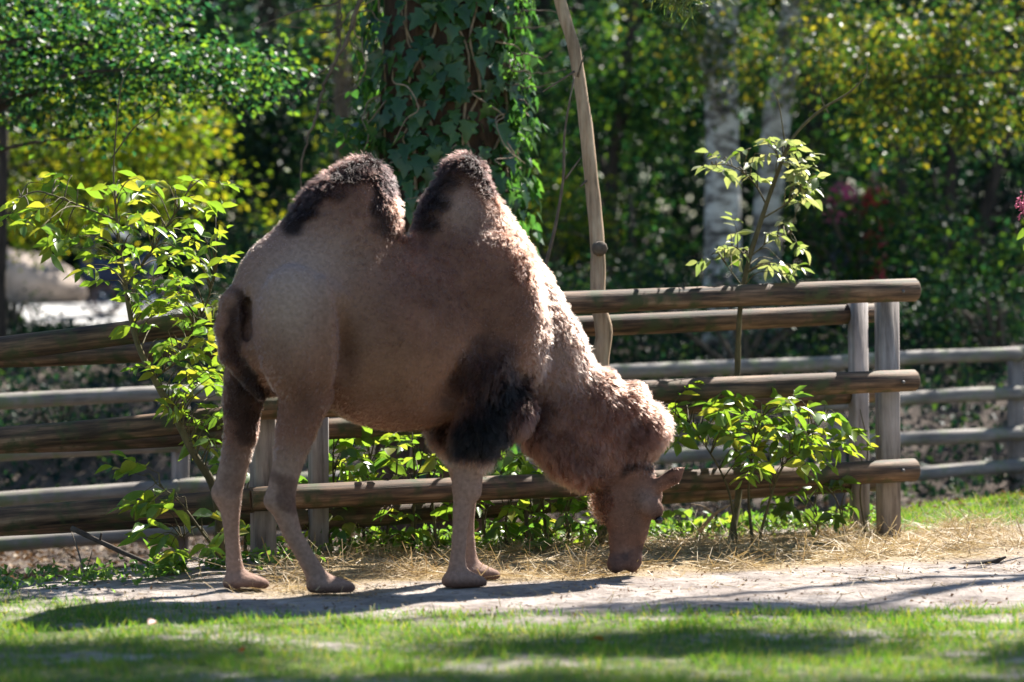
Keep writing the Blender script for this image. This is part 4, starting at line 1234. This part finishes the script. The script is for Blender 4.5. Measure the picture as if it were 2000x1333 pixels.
# hornbeam whose boughs hang in from the upper left
b = W(-330, 0, 20.5)
tree('hornbeam_tree', 'hornbeam with glossy green boughs spreading over the left fence', b[:2], [(0, 0, 0), (.05, 0, 1.5), (.1, .1, 3.2), (.3, .1, 5), (.5, .2, 7.5)], [.22, .19, .17, .12, .06],
     [CR(110, 60, 20.3, 1.3, .6, .42, 70), CR(330, 150, 20.0, .75, .5, .22, 34), CR(110, 190, 20.2, .75, .5, .32, 34), CR(480, 120, 19.9, .28, .3, .12, 8), CR(-300, 60, 20.4, 1.2, 1.0, .8, 60), CR(-250, -500, 20.6, 2.0, 1.8, 1.6, 120)],
     M['green'], .058, M['darkbark'], seed=11, spread=.17, per=44, flat=.4, limbs=14)
# sunlit lime-green thicket on the left
b = W(-190, 0, 27)
tree('lime_tree', 'sunlit yellow green tree behind the left fence', b[:2], [(0, 0, 0), (.02, 0, 1.5), (-.05, 0, 3.0), (.1, 0, 6)], [.10, .08, .07, .03],
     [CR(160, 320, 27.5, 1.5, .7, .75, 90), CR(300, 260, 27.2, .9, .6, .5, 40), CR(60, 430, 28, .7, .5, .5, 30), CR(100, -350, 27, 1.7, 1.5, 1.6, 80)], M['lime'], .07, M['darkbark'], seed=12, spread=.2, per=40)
b = W(2, 0, 25.5)
tree('young_tree', 'slim brown trunk at the left edge before the yellow green leaves', b[:2], [(0, 0, 0), (0, 0, 1), (.02, 0, 2.2), (.0, 0, 4.6)], [.055, .05, .045, .03], [CR(-80, -120, 25.5, .9, .8, .8, 40)], M['green'], .07, M['darkbark'], seed=13, spread=.2, per=34)
# dark evergreen mass left of the ivy trunk
b = W(520, 0, 31)
tree('evergreen_tree', 'dark dense evergreen between the yellow green tree and the ivy trunk', b[:2], [(0, 0, 0), (.03, 0, 2), (0, 0, 5), (0, 0, 9)], [.16, .14, .10, .04],
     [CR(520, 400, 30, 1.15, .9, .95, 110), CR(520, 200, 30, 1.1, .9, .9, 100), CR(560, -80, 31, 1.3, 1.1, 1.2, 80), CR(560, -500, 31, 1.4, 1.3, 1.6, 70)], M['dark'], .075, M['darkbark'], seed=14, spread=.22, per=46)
b = W(700, 0, 26)
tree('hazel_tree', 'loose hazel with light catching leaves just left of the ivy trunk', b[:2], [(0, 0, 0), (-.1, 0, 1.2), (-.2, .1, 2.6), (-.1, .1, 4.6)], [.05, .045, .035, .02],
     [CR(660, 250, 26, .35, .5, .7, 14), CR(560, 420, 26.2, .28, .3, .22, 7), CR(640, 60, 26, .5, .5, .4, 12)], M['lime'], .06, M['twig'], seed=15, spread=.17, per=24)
# mid-green trees right of the ivy trunk
b = W(1240, 0, 29)
tree('maple_tree', 'shaded green tree between the ivy trunk and the birches', b[:2], [(0, 0, 0), (-.25, 0, 1.2), (-.1, 0, 2.6), (.15, 0, 4.4), (.2, 0, 7)], [.085, .07, .06, .05, .03],
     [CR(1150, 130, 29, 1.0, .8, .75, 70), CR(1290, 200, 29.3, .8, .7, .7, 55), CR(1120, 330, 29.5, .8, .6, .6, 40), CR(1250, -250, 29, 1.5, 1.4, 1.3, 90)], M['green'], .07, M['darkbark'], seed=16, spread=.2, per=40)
b = W(1050, 0, 34)
tree('evergreen_tree', 'dark evergreen filling the gap right of the ivy trunk', b[:2], [(0, 0, 0), (.05, 0, 2), (0, 0, 5), (0, 0, 8)], [.14, .12, .09, .04],
     [CR(1080, 300, 34, 1.2, .9, 1.0, 70), CR(1250, 380, 34.5, 1.2, .8, .8, 60), CR(1080, 20, 34, 1.5, 1.2, 1.2, 80)], M['dark'], .08, M['darkbark'], seed=17, spread=.22, per=44)
# two birches
b = W(1408, 0, 26.4)
tree('birch_tree', 'thick pale birch trunk with dark scars behind the right rails', b[:2], [(0, 0, 0), (.02, 0, 1.5), (.0, 0, 3.0), (.08, 0, 5), (.1, .1, 9)], [.19, .165, .15, .12, .05],
     [CR(1370, 40, 25.8, .55, .5, .38, 26), CR(1430, 130, 26.0, .6, .5, .35, 24), CR(1400, -400, 26.4, 1.5, 1.4, 1.7, 90)], M['yellow'], .052, M['birch'], seed=18, spread=.15, per=36, droop=.8, flat=.9)
b = W(1508, 0, 27.2)
tree('birch_tree', 'slimmer birch trunk standing just beside the thick one', b[:2], [(0, 0, 0), (-.06, 0, 1.0), (.05, 0, 2.2), (.25, 0, 3.6), (.42, 0, 5.2), (.5, 0, 9)], [.155, .14, .13, .12, .10, .04],
     [CR(1600, 60, 26.8, .8, .6, .45, 34), CR(1500, 90, 27.4, .8, .5, .5, 34), CR(1650, -400, 27.2, 1.5, 1.4, 1.7, 80)], M['yellow'], .052, M['birch'], seed=19, spread=.16, per=36, droop=.8, flat=.9)
# yellowing tree hanging in from the right
b = W(3020, 0, 21.0)
tree('ash_tree', 'tree with yellowing drooping boughs hanging in above the right fence', b[:2], [(0, 0, 0), (.0, 0, 1.8), (-.1, 0, 3.4), (-.3, 0, 5.5), (-.4, 0, 8)], [.2, .18, .15, .12, .05],
     [CR(1860, 90, 24.5, 1.2, .7, .42, 80), CR(1700, 150, 24.4, .65, .5, .3, 30), CR(1930, 220, 24.4, .45, .4, .25, 20), CR(1780, 240, 24.6, .5, .4, .18, 14), CR(2000, -400, 25, 1.9, 1.7, 1.5, 90), (2.4, 3.8, 8, 1.3, .36, .25, 330), (5.2, 4.25, 8, 1.1, .22, .25, 220), (7.2, 3.9, 8, .9, .35, .25, 200), (3.8, 3.0, 8, 1.7, .22, .2, 260), (6.8, 2.9, 8, 1.4, .24, .2, 240), (5.6, 5.6, 8, .9, .14, .2, 80), (1.2, 4.6, 8, .5, .15, .2, 50)], M['yellow'], .06, M['darkbark'], seed=20, spread=.16, per=40, droop=.6, flat=.8, limbs=9)  # the high lobes are unseen, added to dapple the lawn with shade
b = W(1590, 0, 31)
tree('green_tree', 'mid green tree behind the birches', b[:2], [(0, 0, 0), (0, 0, 2), (0, 0, 4.4), (.1, 0, 7)], [.12, .10, .09, .04],
     [CR(1620, 260, 31, 1.1, .8, .5, 50), CR(1560, 100, 31.5, 1.2, .8, .8, 60), CR(1850, 150, 32, 1.4, .9, .8, 60), CR(1650, -300, 31, 1.7, 1.4, 1.4, 70)], M['green'], .07, M['darkbark'], seed=21, spread=.2, per=40)
# dark thicket of several stems on the right
t_base = W(1800, 0, 29)
for k, (dx, lean, lab) in enumerate(((0, -.35, 'dark leaning trunk in the thicket at the right, tilted to the birches'), (.16, .25, 'dark trunk in the thicket at the right, tilted away from the birches'), (.32, .75, 'strongly tilted dark trunk in the thicket at the right'))):
    tree('thicket_tree', lab, (t_base[0] + dx, t_base[1] + dx * .4), [(0, 0, 0), (lean * .3, 0, .9), (lean * .7, 0, 2.0), (lean, 0, 3.6)], [.085, .07, .055, .03],
         [(t_base[0] + dx + lean, t_base[1] + .3, 3.9 + .3 * k, .9, .7, .9, 36), (t_base[0] + dx + lean * 1.2 + .3, t_base[1] + .8, 2.4, .8, .5, .8, 26)], M['dark'], .07, M['darkbark'], seed=22 + k, spread=.2, per=40, group='stems of the dark thicket')
def bush(name, label, px, d, w_, h, lm, n, leaf, seed, per=36, cy=0.0):
    b = W(px, 0, d); zb = float(gz(b[0], b[1]))
    tree(name, label, b[:2], [(0, 0, 0), (.03, 0, h * .35), (.0, 0, h * .75)], [.035, .03, .015], [(b[0], b[1], zb + h * .5, w_, .55, h * .48, n)], lm, leaf, M['twig'], seed=seed, spread=.17, per=per, seg=7, limbs=7, cat='bush')
bush('green_bush', 'rounded green bush before the red clad visitors', 1675, 27.5, .95, 2.0, M['green'], 78, .08, 31)
bush('green_bush', 'leafy bush below the dark thicket at the right', 1900, 27, .95, 1.2, M['green'], 50, .08, 32)
bush('silver_bush', 'pale leaved bush behind the bare dead trunk', 1235, 28, .85, 1.5, M['green'], 50, .06, 33)
bush('green_bush', 'low bush between the dead trunk and the ivy trunk', 1070, 28.5, .8, 1.7, M['lime'], 44, .06, 34)
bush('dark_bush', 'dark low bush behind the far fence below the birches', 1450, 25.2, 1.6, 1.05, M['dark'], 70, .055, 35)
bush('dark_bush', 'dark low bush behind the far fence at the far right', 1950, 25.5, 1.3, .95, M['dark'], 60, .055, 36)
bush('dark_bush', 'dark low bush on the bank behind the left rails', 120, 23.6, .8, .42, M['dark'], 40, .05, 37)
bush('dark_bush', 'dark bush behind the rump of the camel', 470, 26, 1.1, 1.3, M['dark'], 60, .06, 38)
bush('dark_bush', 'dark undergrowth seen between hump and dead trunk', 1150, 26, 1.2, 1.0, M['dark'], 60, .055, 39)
bush('dark_sprig', 'small dark leafy plant in front of the boulder', 25, 27.5, .28, .45, M['dark'], 10, .06, 40, 24)
# the wood that closes the view
def wood():
    r = np.random.default_rng(77)
    n = 5200
    x = r.uniform(-24, 24, n); y = r.uniform(24, 42, n)
    z = 1.0 + r.uniform(0, 1, n) * 6.6
    n2 = 5200
    x2 = r.uniform(-22, 34, n2); y2 = r.uniform(19, 40, n2); z2 = 7.0 + r.uniform(0, 1, n2) ** 1.4 * 11
    k = np.sin(x2 * .9 + 1.3 * np.sin(y2 * .5)) * np.sin(z2 * .8 + y2 * .6) > -.6
    C = np.vstack([np.stack([x, y, z], -1), np.stack([x2, y2, z2], -1)[k]])
    # clearing: the sun reaches the gravel path through a gap in the wood
    hh = (C[:, 2] - 1.2) / math.tan(SUN_EL)
    xg, dg = C[:, 0] - hh * math.sin(SUN_AZ), C[:, 1] + 14 - hh * math.cos(SUN_AZ)
    hh = (C[:, 2] - 2.6) / math.tan(SUN_EL); xl, dl_ = C[:, 0] - hh * math.sin(SUN_AZ), C[:, 1] + 14 - hh * math.cos(SUN_AZ)
    C = C[~((xg > -7.5) & (xg < -2.2) & (dg > 29) & (dg < 37) & (C[:, 2] > 2.5) & (C[:, 1] + 14 > 36) & ((C[:, 0] > 0) | (C[:, 2] > 7)) | (xl > -6.5) & (xl < -2.6) & (dl_ > 25.5) & (dl_ < 30) & (C[:, 2] > 7))]
    pos, dd, nn, LL = clump_leaves(C, 34, .55, .23, .8, .3, r)
    V, Fc = scatter(pos, dd, nn, LL, LL * .7)
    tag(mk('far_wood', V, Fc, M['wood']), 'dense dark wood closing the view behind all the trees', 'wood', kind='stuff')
    n = 26000
    x = r.uniform(-7, 8, n); d = r.uniform(22.2, 30, n); y = d - 14
    k = ~((x < -2) & (d > 28.6)); x, y = x[k], y[k]; n = len(x)
    pos = np.stack([x, y, gz(x, y) + r.uniform(0, .12, n)], -1)
    V, Fc = scatter(pos, r.normal(size=(n, 3)) + np.array([0, 0, .5]), r.normal(size=(n, 3)) * .6 + np.array([0, -.4, .8]), r.uniform(.05, .12, n), r.uniform(.03, .06, n))
    tag(mk('ground_cover', V, Fc, M['dark']), 'dark green ground cover on the bank behind the far fence', 'ground cover', kind='stuff')
wood()

# ------------------------------------------------------------------ smaller things
def blobmesh(name, c, r, m, seed, parent=None, rough=.18, sub=4, flat=True):
    import bmesh
    bm = bmesh.new(); bmesh.ops.create_icosphere(bm, subdivisions=sub, radius=1)
    rr = np.random.default_rng(seed); ph = rr.uniform(0, 6.28, 12)
    for v in bm.verts:
        p = v.co
        f = 1 + rough * (math.sin(p.x * 2.3 + ph[0] + p.z * 1.7) * .5 + math.sin(p.y * 3.1 + ph[1] - p.x * 2) * .35 + math.sin(p.z * 5 + ph[2] + p.x * 4) * .25 + math.sin(p.x * 9 + ph[3]) * math.sin(p.y * 8 + p.z * 7 + ph[4]) * .14)
        v.co = Vector((p.x * r[0] * f, p.y * r[1] * f, max(p.z, -.55) * r[2] * f))
    me = bpy.data.meshes.new(name); bm.to_mesh(me); bm.free(); me.materials.append(m)
    for p in me.polygons: p.use_smooth = True
    o = link(name, me, parent); o.location = c
    return o
g = P(45, 560, 35.5); zb = float(gz(g.x, g.y))
tag(blobmesh('boulder', (g.x, g.y, zb + .22), (.72, .5, .40), M['rock'], 3), 'large tan sandstone boulder on the pale path behind the left fence', 'boulder')

# pram on the path
def pram():
    c0 = P(240, 560, 31.6); zb = float(gz(c0.x, c0.y)) + .012
    t = thing('pram', 'dark blue pram with large wheels parked on the pale path', 'pram', (c0.x, c0.y, zb))
    def wheel(x, y, r):
        ph = np.linspace(0, 2 * math.pi, 25)
        w = MB(); V, Fc = tube([(x + r * .93 * math.cos(a), y, r + r * .93 * math.sin(a)) for a in ph], [r * .075], 8, cap=False); w.add(V, Fc)
        wo = w.build('wheel', M['rubber'], t)
        rm = MB(); V, Fc = tube([(x + r * .80 * math.cos(a), y, r + r * .80 * math.sin(a)) for a in ph], [r * .03], 6, cap=False); rm.add(V, Fc)
        for k in range(8):
            a = k * math.pi / 4; V, Fc = tube([(x, y, r), (x + r * .8 * math.cos(a), y, r + r * .8 * math.sin(a))], [.004], 4); rm.add(V, Fc)
        V, Fc = tube([(x, y - .02, r), (x, y + .02, r)], [.02], 8); rm.add(V, Fc)
        rm.build('rim', M['frame'], wo)
    for y in (-.24, .24):
        wheel(-.20, y, .165); wheel(.30, y, .20)
    f = MB()
    for y in (-.21, .21):
        for pts in ([(-.20, y, .165), (.05, y, .42), (.36, y, .78), (.46, y, .98)], [(.30, y, .20), (.02, y, .45), (-.25, y, .62)]):
            V, Fc = tube(catmull(pts, 4), [.012], 7); f.add(V, Fc)
    V, Fc = tube([(-.20, -.24, .165), (-.20, .24, .165)], [.01], 6); f.add(V, Fc); V, Fc = tube([(.30, -.24, .20), (.30, .24, .20)], [.01], 6); f.add(V, Fc)
    f.build('frame', M['frame'], t)
    h = MB(); V, Fc = tube([(.46, -.21, .98), (.48, 0, 1.0), (.46, .21, .98)], [.016], 8); h.add(V, Fc); h.build('handle', M['rubber'], t)
    b = MB(); pr = [(-.42, .48), (-.36, .36), (-.1, .32), (.2, .34), (.32, .48), (.34, .62), (-.44, .62)]
    V = [(x, y, z) for y in (-.19, .19) for x, z in pr]; n = len(pr)
    b.add(V, [tuple(range(n)), tuple(range(n, 2 * n))[::-1]] + [(k, n + k, n + (k + 1) % n, (k + 1) % n) for k in range(n)])
    b.build('carrycot', M['navy'], t, smooth=False)
    hd = MB(); rows = []
    for i in range(7):
        a = math.radians(-5 + i * 24)
        rows.append([(-.12 - .32 * math.cos(a) * math.sqrt(max(0, 1 - (y / .23) ** 2)) * 1.0 if abs(y) < .2 else -.12 - .24 * math.cos(a), y, .60 + .34 * math.sin(a) * (1 - .25 * (y / .2) ** 2)) for y in np.linspace(-.2, .2, 7)])
    V = [p for r_ in rows for p in r_]
    hd.add(V, [(i * 7 + j, i * 7 + j + 1, (i + 1) * 7 + j + 1, (i + 1) * 7 + j) for i in range(6) for j in range(6)])
    ho = hd.build('hood', M['navy'], t)
    md = ho.modifiers.new('thick', 'SOLIDIFY'); md.thickness = .012
    sk = MB(); box(sk, (.05, 0, .25), (.38, .36, .10)); sk.build('basket', M['navy'], t, smooth=False)
pram()

# two visitors far behind the trees
def cloth_mat():
    m, nt, b, out = mat('clothing')
    at = N(nt, 'ShaderNodeAttribute', attribute_name='Col'); nt.links.new(at.outputs['Color'], b.inputs['Base Color']); b.inputs['Roughness'].default_value = .8
    return m
M['cloth'] = cloth_mat()
def person(label, px, d, H, top, legs, turn, mirror=1):
    g = P(px, 500, d); zb = float(gz(g.x, g.y))
    t = thing('person', label, 'person', (g.x, g.y, zb), 'visitors behind the trees')
    k = H / 1.75
    S = SDF((-.42, -.36, -.03), (.42, .36, 1.85), .013)
    S.chain([((0, 0, .98), .135), ((0, 0, 1.15), .125), ((0, 0, 1.32), .15), ((0, 0, 1.42), .13)], .06, .72)
    S.cone((-.13, 0, 1.41), (.13, 0, 1.41), .07, .07, .06)
    S.cone((0, .0, 1.44), (0, -.01, 1.54), .055, .05, .03)
    S.ell((0, -.015, 1.635), (.073, .092, .115), 0, .02)
    S.ell((0, -.108, 1.62), (.012, .018, .022), 0, .012)
    S.ell((0, -.09, 1.565), (.025, .015, .012), 0, .012)
    for s_ in (-1, 1):
        S.ell((s_ * .075, .0, 1.63), (.010, .02, .03), 0, .01)
        S.ell((s_ * .03, -.10, 1.65), (.013, .012, .010), 0, -.008)
        S.chain([((s_ * .09, 0, .95), .095), ((s_ * .10, -.02, .52), .062), ((s_ * .10, .01, .09), .042)], .05)
        S.ell((s_ * .105, -.05, .045), (.042, .115, .042), 0, .03)
        el = (s_ * .24, .02, 1.13); hd = (s_ * .22, -.15 if s_ == mirror else -.02, .93)
        S.chain([((s_ * .17, 0, 1.39), .058), (el, .045), (hd, .032)], .03)
        dv = unit(np.array(hd) - np.array(el)); hp = np.array(hd) + dv * .05
        S.ell(tuple(hp), (.020, .036, .042), 0, .02)
        for q in range(4):
            o_ = np.array([0, (-.027 + .018 * q), 0]); ln = (.062, .072, .068, .052)[q]
            S.cone(tuple(hp + dv * .03 + o_), tuple(hp + dv * (.03 + ln) + o_ * 1.1 + np.array([-s_ * .01, 0, 0])), .009, .0075, .006)
        S.cone(tuple(hp + np.array([0, -.03, .0])), tuple(hp + dv * .045 + np.array([-s_ * .01, -.055, 0])), .011, .009, .008)
    V, Fc = S.mesh()
    skin = np.array([.42, .26, .19]); c = np.tile(np.array(top), (len(V), 1)).astype(float)
    c[(V[:, 2] < .98) & (np.abs(V[:, 0]) < .19)] = legs; c[V[:, 2] < .10] = (.03, .03, .035)
    c[V[:, 2] > 1.475] = skin
    c[(np.abs(V[:, 0]) > .185) & (V[:, 2] < 1.0)] = skin
    c[(np.abs(V[:, 0]) < .03) & (V[:, 1] < -.085) & (np.abs(V[:, 2] - 1.565) < .008)] = (.25, .07, .06)
    mk('body', V * k, Fc[:, ::-1], M['cloth'], t, col=c)
    S = SDF((-.12, -.14, 1.45), (.12, .16, 1.82), .011)
    S.ell((0, .012, 1.66), (.086, .098, .108), 0, .02); S.ell((0, .06, 1.56), (.07, .05, .10), 0, .03)
    S.ell((0, -.10, 1.60), (.07, .075, .095), 0, -.02)
    V, Fc = S.mesh(); mk('hair', V * k, Fc[:, ::-1], M['hair'], t)
    t.rotation_euler.z = turn
person('person in a pink top and dark trousers behind the leaves', 1640, 35.6, 1.76, (.45, .06, .16), (.05, .05, .08), .5)
person('person with dark hair in a bright red top behind the leaves', 1712, 35.0, 1.68, (.50, .02, .03), (.40, .03, .05), -.9, -1)

# fallen wood, leaves, and the flowering sprig at the right edge
def stick(name, label, pts, rad, side=(), m='twig'):
    t = thing(name, label, 'branch', tuple(pts[0])); O = np.array(tuple(pts[0]))
    V, Fc = tube(catmull(pts, 5), rad, 8, bump=.08); mk('wood', V - O, Fc, M[m], t)
    for sp_, r_ in side:
        V, Fc = tube(catmull(sp_, 4), r_, 6, bump=.08); mk('twig', V - O, Fc, M[m], t)
stick('fallen_branch', 'dark fallen branch propped slanting against the bottom left rail', [P(140, 1032, 15.35), P(190, 1056, 15.3), P(260, 1088, 15.2), P(345, 1122, 15.05)], [.015, .014, .012, .008], [([P(195, 1058, 15.3), P(198, 1042, 15.25)], [.008, .005])], 'darkbark')
stick('dead_stalk', 'thin upright dead stalk beside the slanting fallen branch', [P(168, 1140, 14.9), P(155, 1085, 15.0), P(140, 1040, 15.1)], [.007, .005, .003], [([P(165, 1125, 14.9), P(178, 1085, 14.9), P(180, 1075, 14.9)], [.004, .002])])
stick('bleached_twig', 'pale bleached forked twig behind the camel head under the lowest rail', [P(1365, 1040, 17.0), P(1395, 1005, 17.0), P(1420, 990, 17.0), P(1445, 975, 17.0)], [.013, .010, .006, .003], [([P(1395, 1005, 17.0), P(1375, 990, 17.0), P(1350, 985, 17.0)], [.006, .003])], 'dead')
stick('bark_piece', 'dark curved piece of bark lying on the bare earth at the right', [P(1860, 1108, 15.5), P(1900, 1104, 15.55), P(1940, 1098, 15.6), P(1965, 1088, 15.6)], [.012, .022, .016, .006], (), 'darkbark')
for k, (px, py, lab) in enumerate(((290, 1238, 'orange fallen leaf on the shaded lawn left of the camel'), (1182, 1272, 'small rust coloured fallen leaf on the lawn below the camel head'), (475, 1292, 'rust coloured fallen leaf near the lower edge of the lawn'))):
    d = 1.5 * F / (py - HZ); g = P(px, py, d); z = float(gz(g.x, g.y)) + .035
    o = bpy.data.objects.new('fallen_leaf', leaf_data('fallen_leaf', RD, M['autumn'], .3, .2)); COL.objects.link(o)
    o.location = (g.x, g.y, z); o.rotation_euler = (.5, -.35, 1 + k * 1.7); o.scale = (.06,) * 3
    tag(o, lab, 'leaf')
def sprig():
    dd = 16.2
    base = P(2060, 1000, dd); base.z = float(gz(base.x, base.y))
    t = thing('flowering_shrub', 'sprig with a pink flower cluster at the right edge', 'shrub', tuple(base)); O = np.array(tuple(base))
    V, Fc = tube(catmull([base, P(2070, 800, dd), P(2050, 600, dd), P(2015, 470, dd), P(1996, 420, dd)], 5), [.012, .009, .006, .003], 7); mk('stem', V - O, Fc, M['greystem'], t)
    r = np.random.default_rng(4)
    fl = MB()
    for _ in range(70):
        c = np.array(P(1998, 402, dd)) + r.normal(size=3) * np.array([.022, .022, .03])
        V, Fc = tube([c, c + r.normal(size=3) * .006 + np.array([0, 0, .005]), c + r.normal(size=3) * .006 + np.array([0, 0, .011])], [.002, .005, .002], 5); fl.add(V, Fc)
    o = fl.build('flower_cluster', M['flower'], t, org=O); o['kind'] = 'stuff'
    for (px, py) in ((1998, 445), (2005, 470), (2030, 520), (2020, 560), (2050, 600), (2045, 660), (2075, 700)):
        put_leaf('yellow', t, P(px, py, dd), (random.uniform(-.6, .1), random.uniform(-.4, .4), -.8), (random.uniform(-.4, .4), -.8, .4), .09)
sprig()
